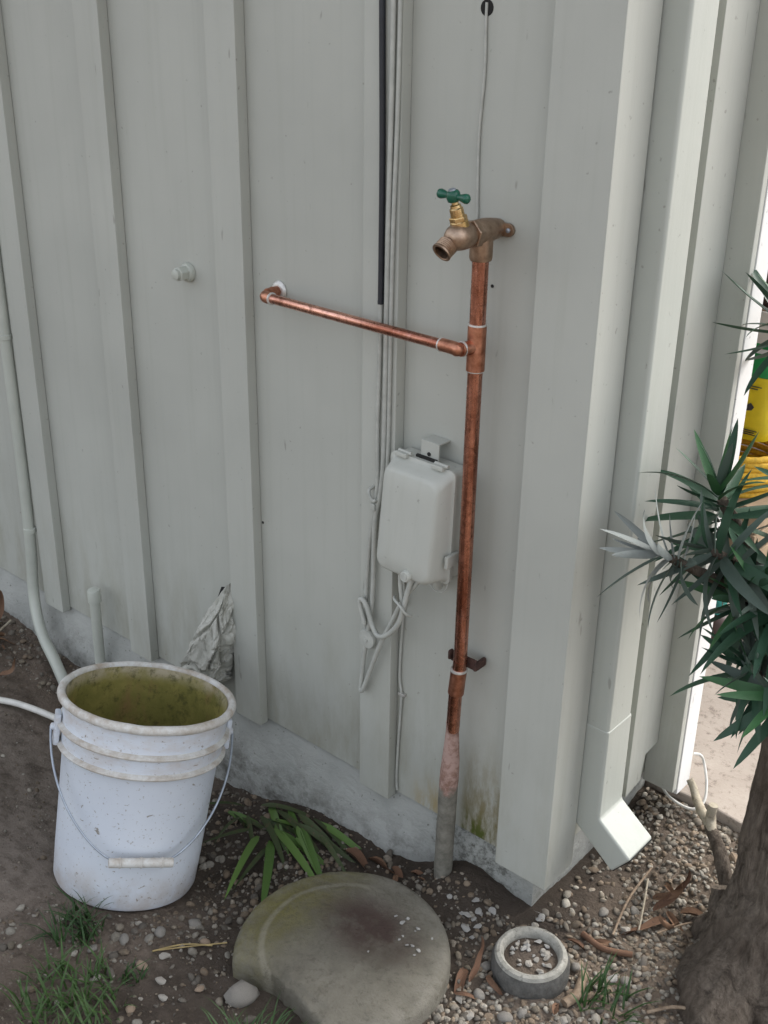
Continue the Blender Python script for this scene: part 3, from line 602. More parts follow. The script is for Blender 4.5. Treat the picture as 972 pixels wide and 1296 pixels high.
# ------------------------------------------------------------------ crumpled cloth stuffed into the wall
def rag():
    mb = MB(); nu, nv = 110, 120; vs = []
    spine = smooth_path([(-.747, -.006, .385), (-.752, -.022, .350), (-.766, -.030, .300), (-.785, -.034, .240), (-.802, -.036, .185), (-.822, -.034, .135), (-.845, -.026, .100)], 20)
    for i in range(nu):
        u = i/(nu-1); k = u*(len(spine)-1); a = int(k); p = spine[a].lerp(spine[min(a+1, len(spine)-1)], k-a)
        w = .011 + .047*min(1, u*1.55)**1.1; d = .010 + .026*min(1, u*1.8)
        if u > .93: q = max(0., 1-((u-.93)/.07)**2)**.5; w *= .45+.55*q; d *= .35+.65*q
        for j in range(nv):
            th = 2*math.pi*j/nv; cx, sy = math.cos(th), math.sin(th)
            wq = .25*noise.noise((cx*2, sy*2, u*3)); v1 = noise.voronoi((cx*1.15+5+wq, sy*1.15, u*3.1+wq), distance_metric='DISTANCE')[0]; v2 = noise.voronoi((cx*2.4, sy*2.4+3+wq, u*8.5+wq), distance_metric='DISTANCE')[0]
            k2 = .66 + .62*min(1, v1[0]*1.1) + .30*min(1, v2[0]*1.1) + .10*noise.noise((cx*5, sy*5, u*9)) - .42*max(0, 1-(v1[1]-v1[0])*6) - .16*max(0, 1-(v2[1]-v2[0])*6)
            vs.append((p.x + w*cx*k2*1.02 + .010*noise.noise((u*5, 3, cx)), min(-.0008, p.y + d*sy*k2*1.25), p.z + .022*cx*k2*(.4+u) + .007*noise.noise((u*6, 1, cx))))
    fs = [(i*nv+j, i*nv+(j+1) % nv, (i+1)*nv+(j+1) % nv, (i+1)*nv+j) for i in range(nu-1) for j in range(nv)]
    fs += [tuple(range(nv))[::-1], tuple(range((nu-1)*nv, nu*nv))]
    return mb.add(vs, fs).build('cloth', M['cloth'], None, smooth=26)
tag(rag(), 'crumpled paint-stiffened cloth stuffed into a gap in the wall', 'cloth')

# ------------------------------------------------------------------ the bucket
up = Vector((BT[0], BT[1], 1)).normalized()
fr = Vector((.835, -.55, 0)); fr = (fr - up*fr.dot(up)).normalized(); rt = up.cross(fr) * -1   # fr: towards the path, rt: right-hand ear
rt = fr.cross(up) * -1
bu = empty('bucket', BK, 'white plastic bucket with wire bail and algae-green inside, leaning to the wall', 'bucket')
BM = Matrix((rt, -fr, up)).transposed().to_4x4(); BM.translation = Vector(BK) + up*.004
if BM.determinant() < 0: BM = BM @ Matrix.Scale(-1, 4, (1, 0, 0))
bu.matrix_world = BM; bpy.context.view_layer.update()
def bpart(mb, name, mat, parent=bu, smooth=40, bevel=0):
    o = mb.build(name, mat, None, smooth=smooth, bevel=bevel); o.parent = parent; return o
bpart(MB().lathe([(.0005, .004), (.118, 0), (.1265, .002), (.1300, .010), (.1325, .06), (.1360, .16), (.1398, .255), (.1440, .268), (.1460, .300), (.1470, .350), (.1480, .3585), (.1455, .3585), (.1440, .352), (.1438, .340)], n=72, caps=False), 'wall', M['bucket'])
bpart(MB().lathe([(.1436, .3560), (.1400, .30), (.1350, .20), (.1300, .09), (.1270, .012), (.0001, .010)], n=72, caps=False), 'inside', M['algae'])
for r0, z0 in ((.1440, .264), (.1466, .301)):
    bpart(MB().lathe([(r0-.002, z0-.004), (r0+.0055, z0-.003), (r0+.0075, z0), (r0+.0070, z0+.003), (r0-.001, z0+.007)], n=72, caps=False), 'rib', M['rim'])
rim = [(.1445+.0072+.0075*math.cos(a)*1.0, .3545+.0085*math.sin(a)) for a in [2*math.pi*k/10 for k in range(10)]]
rimo = bpart(MB().lathe(rim, n=80, closed=True), 'rim', M['rim'])
for v in rimo.data.vertices:
    v.co.z += .0015*noise.noise((v.co.x*30, v.co.y*30, 1)); 
for sx in (-1, 1):
    e = bpart(MB().box(min(sx*.1475, sx*.1575), max(sx*.1475, sx*.1575), -.016, .016, .262, .320), 'ear', M['bucket'], bevel=.003)
    bpart(MB().lathe([(.0065, 0), (.0065, .006), (.004, .008)], (sx*.156, 0, .292), (sx, 0, 0), 16), 'ear_boss', M['bucket'], parent=e)
def bailpt(t):     # t in [-1,1] from left ear to right ear round the front
    a = t*math.pi/2; r = .163 - .012*math.cos(a)**2
    q = min(1, (1-abs(t))/.80); z = .292 - .180*(1-(1-q)**1.35)
    return (r*math.sin(a), -r*math.cos(a), z)
bl = [bailpt(-1 + 2*k/60) for k in range(61)]
bl = [(bl[0][0]+.0, bl[0][1], bl[0][2])] + bl
bail = bpart(MB().tube(bl[1:], .0021, 8), 'bail', M['steel'], smooth=60)
gp = [bailpt(-.235 + .47*k/14) for k in range(15)]; gc = gp[7]; g0, g1 = Vector(gp[0]), Vector(gp[-1]); off = Vector((0, -.004, 0))
gm = MB().tube([g0+off+(Vector((0, Vector(gp[7]).y, Vector(gp[7]).z))-Vector((0, g0.y, g0.z)))*.9, g1+off+(Vector((0, Vector(gp[7]).y, Vector(gp[7]).z))-Vector((0, g1.y, g1.z)))*.9], .0085, 18)
grip = bpart(gm, 'grip', M['rim'], parent=bail, smooth=50, bevel=.0012)
for t in (-.036, 0, .036):
    bpart(MB().lathe([(.0080, -.002), (.0096, -.001), (.0096, .001), (.0080, .002)], (t, (g0+off).y + (gp[7][1]-g0.y)*.9, g0.z + (gp[7][2]-g0.z)*.9), (1, 0, 0), 18), 'grip_ring', M['rim'], parent=bail)
# ------------------------------------------------------------------ hose at the left
cable('hose', [(-1.9, -.44, .03), (-1.55, -.36, .022), (-1.30, -.292, .014), (-1.20, -.250, .012), (-1.10, -.222, .006), (-1.0, -.20, -.010), (-.90, -.19, -.03), (-.82, -.17, -.06)], .0072, M['white_cable'], 'thin white hose lying on the soil and running behind the bucket', 'hose')

# ------------------------------------------------------------------ concrete disc with a bite out of it
dc = (-.165, -.305)
def disc():
    mb = MB(); na = 180; rs = [0, .05, .09, .118, .128, .134, .140, .155, .168, .175, .179, .181, .181, .178]
    vs = []; fs = []
    def zz(r): 
        if r <= .128: return .0505
        if r < .142: return .0505 - .004*(r-.128)/.014
        return .0465 - .0025*(r-.142)/.03
    zs = [zz(r) for r in rs[:9]] + [.0405, .034, .024, .0, -.06]
    for r, z in zip(rs, zs):
        for k in range(na):
            a = 2*math.pi*k/na; d = (math.degrees(a)) % 360
            lim = .184 + .004*noise.noise((math.cos(a)*2, math.sin(a)*2, 5)) + .0022*noise.noise((math.cos(a)*9, math.sin(a)*9, 5))
            if 231 < d < 303:
                t = (d-231)/72; s = math.sin(math.pi*t)**.5; lim -= s*(.060 + .012*noise.noise((d*.06, 2, 3)) + .004*noise.noise((d*.16, 2, 3)))
            q = min(r, r if r < .10 else .10 + (r-.10)*(lim-.10)/.081)
            x, y = q*math.cos(a), q*math.sin(a)
            vs.append((x, y, z + (.0018*noise.noise((x*22, y*22, 1)) + .0012*noise.noise((x*70, y*70, 2)) + .005*noise.noise((x*6, y*6, 8)))*(1 if z > .01 else 0)))
    n = len(rs)
    fs = [(i*na+k, i*na+(k+1) % na, (i+1)*na+(k+1) % na, (i+1)*na+k) for i in range(n-1) for k in range(na)]
    o = mb.add(vs, fs).build('concrete_disc', M['disc'], None, smooth=55); o.location = (*dc, -.004); o.rotation_euler = (R(1.0), R(-.6), 0)
    return o
tag(disc(), 'weathered round concrete disc with a chunk broken off its edge', 'concrete slab')
# small round concrete pot sunk into the gravel
pc = (.077, -.106); pz = zg(*pc)
pot = empty('round_pot', (*pc, pz), 'small round concrete pot rim full of white stone chips, sunk in gravel', 'pot')
MB().lathe([(.0440, .012), (.0450, .036), (.0475, .0425), (.0520, .0450), (.0575, .0430), (.0605, .0375)], (*pc, pz), n=56, caps=False).build('rim', M['pot'], pot)
MB().lathe([(.0606, .0372), (.0650, .026), (.0655, .010), (.0620, -.03)], (*pc, pz), n=56, caps=False).build('side', M['pot_side'], pot)
MB().lathe([(.0488, .020), (.0487, .0285), (.02, .0300), (.0005, .0305)], (*pc, pz), n=40, caps=False).build('earth', M['soil'], pot)

# ------------------------------------------------------------------ gravel, stones
def ico(sub, seed, flat=.65):
    bm = bmesh.new(); bmesh.ops.create_icosphere(bm, subdivisions=sub, radius=1); r_ = random.Random(seed); ox = r_.uniform(0, 50)
    for v in bm.verts:
        c = v.co.normalized(); k = 1 + .30*noise.noise((c.x*1.3+ox, c.y*1.3, c.z*1.3)) + .14*noise.noise((c.x*3+ox, c.y*3, c.z*3)); v.co = Vector((c.x, c.y*.82, c.z*flat))*k
    bm.verts.index_update(); vs = np.array([v.co[:] for v in bm.verts]); fs = [tuple(v.index for v in f.verts) for f in bm.faces]; bm.free(); return vs, np.array(fs)
PB = [ico(2, s, random.uniform(.5, .75)) for s in range(8)]
tints = np.array([(.33,.285,.225),(.26,.22,.165),(.38,.345,.285),(.22,.195,.16),(.29,.225,.16),(.17,.15,.125),(.42,.39,.33),(.24,.18,.125)])
def rot_np(r):
    q = Quaternion((r.gauss(0,1)*.15+1, r.gauss(0,.18), r.gauss(0,.18), 0)).normalized(); return np.array((q @ Quaternion((0,0,1), r.uniform(0, 6.283))).to_matrix())
def blocked(x, y, pad=.0):
    if y > -.035-pad and x < .012+pad and x > -2.4: return True
    if math.hypot(x-dc[0], y-dc[1]) < .178: return True
    if math.hypot(x-pc[0], y-pc[1]) < .066: return True
    if math.hypot(x-BK[0], y-BK[1]) < .135: return True
    if y > .395: return True
    return False
def scatter(name, spots, seed, label, base=PB, mat=None):
    r = random.Random(seed); V = []; Fc = []; C = []; SMF = []; o = 0
    for (x, y, z, s) in spots:
        vs, fs = base[r.randrange(len(base))]; sc = np.array([s*r.uniform(.85, 1.25), s*r.uniform(.8, 1.1), s*r.uniform(.8, 1.1)])
        v = (vs*sc) @ rot_np(r).T + np.array([x, y, z]); V.append(v); Fc.append(fs+o); SMF += [r.random() > .4]*len(fs); o += len(v)
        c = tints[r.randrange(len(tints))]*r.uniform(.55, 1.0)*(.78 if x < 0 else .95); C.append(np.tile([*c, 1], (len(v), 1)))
    V = np.concatenate(V); Fc = np.concatenate(Fc); C = np.concatenate(C)
    me = bpy.data.meshes.new(name); me.vertices.add(len(V)); me.vertices.foreach_set('co', V.ravel().astype(np.float32))
    me.loops.add(Fc.size); me.loops.foreach_set('vertex_index', Fc.ravel().astype(np.int32)); me.polygons.add(len(Fc))
    me.polygons.foreach_set('loop_start', np.arange(0, Fc.size, 3, dtype=np.int32)); me.polygons.foreach_set('loop_total', np.full(len(Fc), 3, dtype=np.int32))
    me.update(calc_edges=True); me.validate()
    at = me.color_attributes.new('tint', 'FLOAT_COLOR', 'POINT'); at.data.foreach_set('color', C.ravel().astype(np.float32))
    me.polygons.foreach_set('use_smooth', SMF)
    o = link(name, me, mat or M['gravel']); return tag(o, label, 'gravel', kind='stuff')
r = random.Random(5); spots = []
def dens(x, y):
    n1 = noise.noise((x*7, y*7, 2)); n2 = noise.noise((x*17, y*17, 6))
    if x > .0:
        d = .95 + .5*n1
        d *= 1 - .93*math.exp(-(((x-.055)/.075)**2 + ((y-.13)/.13)**2))          # washed-out bare soil under the outlet
        d *= 1 - .75*math.exp(-(((x-.02)/.05)**2 + ((y-.0)/.05)**2))
        return d
    d = .34 + .5*n1 + .25*n2
    if y < -.16 and x < -.66: d -= .46
    if y < -.50: d -= .22
    if x > -.2: d += .22
    return d
placed = {}
def fill(n, x0, x1, y0, y1, big):
    c = 0
    while c < n:
        x, y = r.uniform(x0, x1), r.uniform(y0, y1)
        if blocked(x, y) or r.random() > dens(x, y): continue
        s = r.uniform(.0030, .0070) if big else min(.010, .0020 + r.expovariate(1/.0021))
        if big and r.random() < .08: s *= 1.45
        key = (int(x/.010), int(y/.010))
        if placed.get(key, 0) >= 2: continue
        placed[key] = placed.get(key, 0)+1; c += 1
        spots.append((x, y, zg(x, y) + s*r.uniform(-.1, .40), s))
fill(5600, .0, .55, -.48, .40, True); fill(2500, -1.7, .0, -.85, .0, False)
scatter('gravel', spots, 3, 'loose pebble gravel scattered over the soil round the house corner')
grit = []
while len(grit) < 5000:
    x, y = r.uniform(-1.7, .55), r.uniform(-.85, .40)
    if blocked(x, y) or r.random() > .45 + .8*noise.noise((x*8, y*8, 9)): continue
    s = r.uniform(.0010, .0028); grit.append((x, y, zg(x, y)+s*.2, s))
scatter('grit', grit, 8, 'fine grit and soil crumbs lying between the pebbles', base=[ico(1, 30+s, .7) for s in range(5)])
# individual stones one can pick out
SM = {}
CB = []
for k in range(7):
    bm = bmesh.new(); q = random.Random(90+k)
    for j in range(11):
        v = Vector((q.gauss(0, 1), q.gauss(0, 1), q.gauss(0, 1))).normalized(); bm.verts.new((v.x*q.uniform(.85, 1.15), v.y*.8, v.z*.6))
    bmesh.ops.convex_hull(bm, input=bm.verts[:]); bmesh.ops.bevel(bm, geom=bm.edges[:], offset=.07, segments=1, affect='EDGES'); bmesh.ops.triangulate(bm, faces=bm.faces[:])
    for v in [v for v in bm.verts if not v.link_faces]: bm.verts.remove(v)
    bm.verts.index_update(); CB.append((np.array([v.co[:] for v in bm.verts]), np.array([tuple(v.index for v in f.verts) for f in bm.faces]))); bm.free()
def stone(x, y, s, mat, label, group=None, name='stone', z=None, flat=.65, rz=0, cat='stone'):
    ang = name == 'stone_chip' or mat == 'stone'; i = r.randrange(7); key = (i, mat, ang)
    if key not in SM:
        vs, fs = (CB if ang else PB)[i]; me = bpy.data.meshes.new('stone'); me.from_pydata(vs.tolist(), [], fs.tolist()); me.polygons.foreach_set('use_smooth', [not ang]*len(me.polygons)); me.materials.append(M[mat]); SM[key] = me
    o = bpy.data.objects.new(name, SM[key]); COL.objects.link(o); o.location = (x, y, (zg(x, y) if z is None else z) + s*.3); o.scale = (s*1.1, s, s*flat*1.4); o.rotation_euler = (r.uniform(-.3, .3), r.uniform(-.3, .3), r.uniform(0, 6.28))
    return tag(o, label, cat, group)
stone(-.236, -.470, .026, 'stone_grey', 'pale lump of rock next to the broken edge of the concrete disc')
for (x, y, s) in [(.105, -.215, .012), (.02, -.15, .011), (.045, -.205, .011), (.03, -.235, .009), (.13, -.05, .010), (.155, -.10, .009), (.175, -.155, .010), (.12, -.19, .009), (.06, -.25, .011), (.15, .08, .011), (.17, .03, .012), (.10, .09, .011), (.14, .13, .010), (.21, -.02, .011)]:
    if not blocked(x, y): stone(x, y, s, r.choice(['stone_grey', 'stone', 'stone_tan']), 'larger rounded pebble in the gravel near the round pot', 'larger pebbles round the pot')
for (x, y, s) in [(-.45, -.46, .012), (-.40, -.49, .010), (-.43, -.40, .011), (-.38, -.42, .009), (-.41, -.53, .011), (-.47, -.52, .010), (-.36, -.53, .010), (-.33, -.55, .009), (-.49, -.57, .010), (-.30, -.50, .008), (-.44, -.60, .009), (-.35, -.60, .009)]:
    if not blocked(x, y): stone(x, y, s, r.choice(['stone_grey', 'stone', 'stone_tan']), 'half-buried pebble in the soil between bucket and concrete disc', 'pebbles in front of the bucket')
for k in range(30):
    a = r.uniform(0, 6.28); q = .039*math.sqrt(r.random()); stone(pc[0]+q*math.cos(a), pc[1]+q*math.sin(a), r.uniform(.0032, .0080), 'chip' if k % 2 else 'stone', 'pale stone chip inside the small round pot', 'white chips in the pot', name='stone_chip', z=pz+.031, cat='stone chip')
for k in range(16):
    x, y = dc[0]+.075+r.gauss(0, .035), dc[1]+.085+r.gauss(0, .03)
    if math.hypot(x-dc[0], y-dc[1]) < .15: stone(x, y, r.uniform(.0022, .0052), 'chip', 'tiny white paint or stone chip on top of the concrete disc', 'chips on the concrete disc', name='stone_chip', z=.0475, cat='stone chip')
for k in range(16):
    x, y = -.035+r.gauss(0, .045), -.075+r.gauss(0, .04)
    if not blocked(x, y, .01): stone(x, y, r.uniform(.005, .011), 'chip', 'white stone chip on the soil between the riser foot and the pot', 'white chips on the soil', name='stone_chip', flat=.4, cat='stone chip')
stone(.188, -.025, .012, 'chip', 'bright white flat chip lying in the gravel beyond the pot', name='stone_chip', flat=.5, cat='stone chip')

# ------------------------------------------------------------------ leaves, twigs, tufts
def leaf_mesh(name, L, Wd, curl, fold, nseg=9, tip=.8, twist=0, wav=0):
    vs = []; fs = []; p = Vector((0, 0, 0)); ang = 0
    for i in range(nseg+1):
        t = i/nseg; w = Wd/2*(min(1, t*5+.35))*(1-t**3)**tip if t < 1 else 0
        ang = -curl*t; 
        if i: p = p + Vector((math.cos(ang), 0, math.sin(ang)))*(L/nseg)
        nrm = Vector((-math.sin(ang), 0, math.cos(ang))); sd_ = Vector((0, 1, 0)); a = twist*t
        sd2 = sd_*math.cos(a) + nrm*math.sin(a); n2 = nrm*math.cos(a) - sd_*math.sin(a)
        zo = n2*(w*fold + wav*math.sin(t*9))
        vs += [p - sd2*w + zo, p, p + sd2*w + zo]
    for i in range(nseg):
        for j in (0, 1): fs.append((i*3+j, i*3+j+1, (i+1)*3+j+1, (i+1)*3+j))
    me = bpy.data.meshes.new(name); me.from_pydata([tuple(v) for v in vs], [], fs); me.polygons.foreach_set('use_smooth', [True]*len(me.polygons)); return me
def with_mat(me, mat): m2 = me.copy(); m2.materials.append(mat); return m2
def aim(pos, d, roll=0, s=1, upv=Vector((0, 0, 1))):
    x = Vector(d).normalized(); y = upv.cross(x)
    if y.length < .02: y = Vector((0, 1, 0)).cross(x)
    y.normalize(); z = x.cross(y); m = Matrix((x, y, z)).transposed().to_4x4() @ Matrix.Rotation(roll, 4, 'X') @ Matrix.Scale(s, 4); m.translation = Vector(pos); return m
LV = [leaf_mesh('leaf', .122, .0185, c, .30, twist=tw) for c, tw in ((.25, .1), (.5, -.15), (.8, .2), (.05, 0), (-.25, .1))]
LV_M = {k: [with_mat(me, M[k]) for me in LV] for k in ('leaf', 'leaf_new', 'leaf_silver', 'leaf_mid')}

tr = empty('small_tree', (.37, .15, -.01), 'small tree with gnarled grey trunk and whorls of narrow dark green leaves', 'tree')
def trunk():
    mb = MB(); nu, nv = 120, 110; vs = []
    sp = smooth_path([(.392, .135, -.09), (.388, .138, .0), (.380, .145, .08), (.368, .155, .16), (.352, .165, .27), (.345, .170, .40), (.352, .176, .52), (.372, .188, .68), (.40, .20, .85)], 16)
    zr = [(-.09, .165), (0, .150), (.03, .142), (.06, .118), (.10, .092), (.14, .078), (.19, .066), (.26, .056), (.35, .050), (.5, .047), (.9, .034)]
    for i in range(nu):
        k = i/(nu-1)*(len(sp)-1); a = int(k); p = sp[a].lerp(sp[min(a+1, len(sp)-1)], k-a)
        rad = np.interp(p.z, [q[0] for q in zr], [q[1] for q in zr])
        for j in range(nv):
            th = 2*math.pi*j/nv; c, s = math.cos(th), math.sin(th); low = max(0, 1-p.z/.2)
            d = 1 + .17*low*math.sin(3*th+1+p.z*6) + (.10+.20*low)*noise.noise((c*2.2, s*2.2, p.z*9)) + (.09+.06*low)*noise.noise((c*6, s*6, p.z*14)) + .055*(1-abs(noise.noise((c*12, s*12, p.z*16))*2))+ .03*noise.noise((c*26, s*26, p.z*50))
            vs.append((p.x + rad*c*d, p.y + rad*s*d, p.z + .006*low*noise.noise((c*5, s*5, p.z*30))))
    fs = [(i*nv+j, i*nv+(j+1) % nv, (i+1)*nv+(j+1) % nv, (i+1)*nv+j) for i in range(nu-1) for j in range(nv)] + [tuple(range((nu-1)*nv, nu*nv))]
    return mb.add(vs, fs).build('trunk', M['bark'], tr, smooth=70)
trunk()
lr = random.Random(21)
def branch(pts, r0, r1, mat='bark', name='branch'):
    sp = smooth_path(pts, 6); n = len(sp); sp = [p + Vector((noise.noise(p*40), noise.noise(p*40+Vector((5, 0, 0))), 0))*.003 for p in sp]
    return MB().tube(sp, [r0 + (r1-r0)*i/(n-1) for i in range(n)], 10).build(name, M[mat], tr, smooth=60)
def whorl(br, c, axis, n, spread=(18, 105), size=1.0, kinds=(('leaf', 1),), span=.05, droop=.25):
    axis = Vector(axis).normalized(); u = axis.orthogonal().normalized(); w = axis.cross(u); c = Vector(c); inv = pinv(br)
    for k in range(n):
        t = k/(n-1); a = k*2.39996 + lr.uniform(-.25, .25); el = R(spread[0] + (spread[1]-spread[0])*t**.8 + lr.uniform(-9, 9))
        d = axis*math.cos(el) + (u*math.cos(a) + w*math.sin(a))*math.sin(el); d.z -= droop*t*lr.uniform(.4, 1.2)
        q = lr.random(); acc = 0; kind = kinds[-1][0]
        for kn, pr_ in kinds:
            acc += pr_
            if q < acc: kind = kn; break
        if t < .3 and kind == 'leaf': kind = 'leaf_new' if lr.random() < .5 else 'leaf'
        o = bpy.data.objects.new('leaf', lr.choice(LV_M[kind])); COL.objects.link(o); o.parent = br; o.matrix_parent_inverse = inv
        s = size*lr.uniform(.75, 1.12)*(.62 + .38*min(1, t*3+.25)); o.matrix_basis = aim(c - axis*span*t + d*.004, d, lr.uniform(-.35, .35), s, upv=axis if abs(axis.dot(d.normalized())) < .97 else Vector((0, 0, 1)))
G = (('leaf', .88), ('leaf_mid', .12))
b = branch([(.352, .172, .50), (.30, .17, .62), (.235, .155, .73), (.182, .138, .81)], .016, .008); whorl(b, (.176, .134, .828), (-.15, -.1, 1), 36, (10, 112), 1.0, G, .075)
b = branch([(.358, .176, .53), (.33, .13, .61), (.300, .090, .69)], .014, .008); whorl(b, (.294, .082, .712), (-.3, -.35, .85), 36, (12, 115), 1.02, G, .07)
b = branch([(.300, .17, .62), (.25, .12, .68), (.20, .045, .735), (.172, .008, .76)], .010, .006); whorl(b, (.160, -.008, .768), (-.85, -.35, .15), 20, (12, 95), .86, (('leaf_silver', .75), ('leaf_mid', .25)), .045, .1)
b = branch([(.346, .172, .45), (.322, .130, .52), (.298, .085, .585)], .013, .007); whorl(b, (.290, .074, .600), (-.45, -.35, .6), 34, (15, 125), 1.0, G, .065, .4)
b = branch([(.262, .160, .69), (.235, .105, .735), (.215, .055, .765)], .009, .006); whorl(b, (.212, .046, .772), (-.4, -.35, .3), 34, (25, 135), 1.02, (('leaf', .45), ('leaf_mid', .55)), .075, .55)
b = branch([(.365, .184, .62), (.30, .25, .78), (.23, .31, .92), (.165, .335, 1.02)], .015, .007); whorl(b, (.150, .338, 1.045), (-.25, .0, 1), 30, (15, 110), .95, G, .06)
b = branch([(.372, .19, .70), (.34, .17, .80), (.315, .155, .86)], .014, .008); whorl(b, (.308, .150, .875), (-.1, -.2, 1), 30, (12, 112), 1.0, G, .06)
b = branch([(.352, .178, .52), (.345, .12, .56), (.345, .07, .575)], .012, .008); whorl(b, (.345, .055, .58), (-.25, -.8, .4), 30, (15, 115), 1.0, G, .06)
b = branch([(.300, .17, .62), (.262, .115, .665), (.250, .085, .68)], .010, .007); whorl(b, (.246, .078, .69), (-.5, -.5, .5), 26, (20, 120), .95, G, .06, .3)
# cut and broken stubs at the foot of the trunk
branch([(.285, .205, .0), (.245, .238, .085), (.215, .262, .108), (.192, .283, .120)], .015, .011, 'bark', 'branch_stub')
branch([(.196, .279, .118), (.165, .303, .125), (.137, .330, .127), (.116, .341, .150)], .0105, .0068, 'twig_pale', 'branch_stub')
branch([(.205, .270, .112), (.190, .283, .130), (.187, .286, .148), (.190, .285, .165)], .0100, .0085, 'twig_pale', 'branch_stub')
branch([(.30, .155, .02), (.275, .165, .07), (.268, .175, .10)], .020, .017, 'bark', 'branch_stub')

# strap-leaved plant at the footing
sl_ = empty('strap_leaf_plant', (-.54, -.10, zg(-.54, -.10)), 'clump of flopped green strap leaves between bucket and concrete disc', 'plant')
SL = [leaf_mesh('leaf', 1, .075, c, .25, 16, .9, tw) for c, tw in ((.55, .4), (.8, -.5), (.35, .7), (.65, .1))]
SLM = {k: [with_mat(me, M[k]) for me in SL] for k in ('strap', 'strap_dark')}
blades = [((-.535, -.150), -58, .20, 'strap', 24), ((-.500, -.150), -44, .24, 'strap', 16), ((-.52, -.12), -18, .22, 'strap', 12), ((-.47, -.095), -30, .19, 'strap', 10), ((-.50, -.085), -4, .20, 'strap_dark', 9), ((-.56, -.075), -12, .20, 'strap_dark', 16), ((-.58, -.10), -26, .19, 'strap_dark', 22),
          ((-.61, -.07), 4, .18, 'strap_dark', 30), ((-.55, -.10), 10, .15, 'strap', 20), ((-.62, -.12), -70, .12, 'strap_dark', 32), ((-.46, -.12), -12, .15, 'strap', 8), ((-.43, -.085), -22, .14, 'strap_dark', 7), ((-.57, -.14), -95, .13, 'strap_dark', 22), ((-.49, -.17), -70, .13, 'strap_dark', 10), ((-.64, -.09), -125, .11, 'strap_dark', 35), ((-.45, -.06), -6, .18, 'strap', 8), ((-.60, -.055), -35, .22, 'strap', 14)]
for k in range(16): blades.append(((lr.uniform(-.66, -.44), lr.uniform(-.14, -.055)), lr.uniform(-50, 6), lr.uniform(.10, .20), 'strap_dark' if k % 4 else 'strap', lr.uniform(2, 12)))
for (x, y), a, L, mt, e in blades:
    o = bpy.data.objects.new('leaf', lr.choice(SLM[mt])); COL.objects.link(o); o.parent = sl_; o.matrix_parent_inverse = pinv(sl_)
    d = Vector((math.cos(R(a))*math.cos(R(e)), math.sin(R(a))*math.cos(R(e)), math.sin(R(e)))); o.matrix_basis = aim((x, y, zg(x, y)+.012), d, lr.uniform(-.4, .4), L)
# grass tufts
def tuft(c, n, h, spread, label, lean=(0, 0), thin=.0022):
    mb = MB(); q = random.Random(int((c[0]*97+c[1]*31)*1000))
    for k in range(n):
        a = q.uniform(0, 6.28); rr = spread*math.sqrt(q.random()); x, y = c[0]+rr*math.cos(a), c[1]+rr*math.sin(a); L = h*q.uniform(.45, 1.15); az = q.uniform(0, 6.28)
        d = Vector((math.cos(az)*q.uniform(.1, .8)+lean[0], math.sin(az)*q.uniform(.1, .8)+lean[1], 1)).normalized(); p = Vector((x, y, zg(x, y)-.004)); w = thin*q.uniform(.6, 1.2)
        sd_ = d.cross(Vector((0, 0, 1))).normalized(); vs = []; nseg = 5
        for i in range(nseg+1):
            t = i/nseg; ww = w*(1-t**2); vs += [p - sd_*ww, p + sd_*ww]; dd = (d + Vector((d.x, d.y, -1.1))*t*q.uniform(.6, 1.2)*.8).normalized(); p = p + dd*(L/nseg)
            p.z = max(p.z, zg(p.x, p.y)+.001)
        mb.add(vs, [(2*i, 2*i+1, 2*i+3, 2*i+2) for i in range(nseg)])
    return tag(mb.build('grass_tuft', M['grass'], None, smooth=0), label, 'grass')
tuft((-.545, -.560), 90, .07, .045, 'small grass tuft at the foot of the bucket', (.1, -.2))
tuft((-.43, -.655), 190, .07, .085, 'wide grass tuft on open soil in front of the bucket')
tuft((-.40, -.555), 26, .03, .022, 'tiny grass sprout between the bucket and the wide tuft')
tuft((-.135, -.535), 110, .085, .05, 'thin grass tuft at the broken edge of the concrete disc', (-.05, .1))
tuft((.205, -.085), 46, .075, .045, 'sparse grass tuft in the gravel near the tree foot', (.2, .1))
# dead leaves
DL = [with_mat(leaf_mesh('dead_leaf', 1, w_, c, .75, 10, .6, tw, .035), M['dead']) for w_, c, tw in ((.17, .9, 1.4), (.13, -1.3, 1.6), (.19, .6, -1.5), (.10, 1.5, -.9))]
def dead(x, y, a, L, label, group, e=6, z=None):
    o = bpy.data.objects.new('dead_leaf', r.choice(DL)); COL.objects.link(o); d = Vector((math.cos(R(a)), math.sin(R(a)), math.sin(R(e))))
    o.matrix_world = aim((x, y, (zg(x, y) if z is None else z)+.006), d, r.uniform(-.6, .6), L); tag(o, label, 'leaf', group)
for (x, y, a, L, e) in [(.150, .175, 20, .10, 22), (.165, .150, 60, .11, 15), (.185, .165, -40, .12, 10), (.205, .175, 10, .10, 20), (.185, .195, 150, .09, 25), (.215, .150, -75, .09, 10), (.195, .14, -110, .09, 12)]:
    dead(x, y, a, L, 'curled russet dead leaf in the pile between downspout and trunk', 'russet leaf pile', e)
for (x, y, a, L) in [(-.36, -.085, -10, .13), (-.31, -.075, 5, .10), (-.26, -.065, -30, .09), (-.22, -.06, 20, .07), (-.235, -.085, -50, .06), (-.19, -.075, 10, .05)]:
    dead(x, y, a, L, 'brown dead leaf lying along the footing behind the concrete disc', 'leaves along the footing')
for (x, y, a, L) in [(.00, -.185, -60, .10), (.022, -.20, 100, .08), (.035, -.17, -20, .06), (.02, -.235, 30, .07), (.12, .02, 25, .10), (.15, -.135, -60, .09), (.09, -.01, 10, .09)]:
    if not blocked(x, y): dead(x, y, a, L, 'brown dead leaf in the gravel round the small pot', 'leaves round the pot')
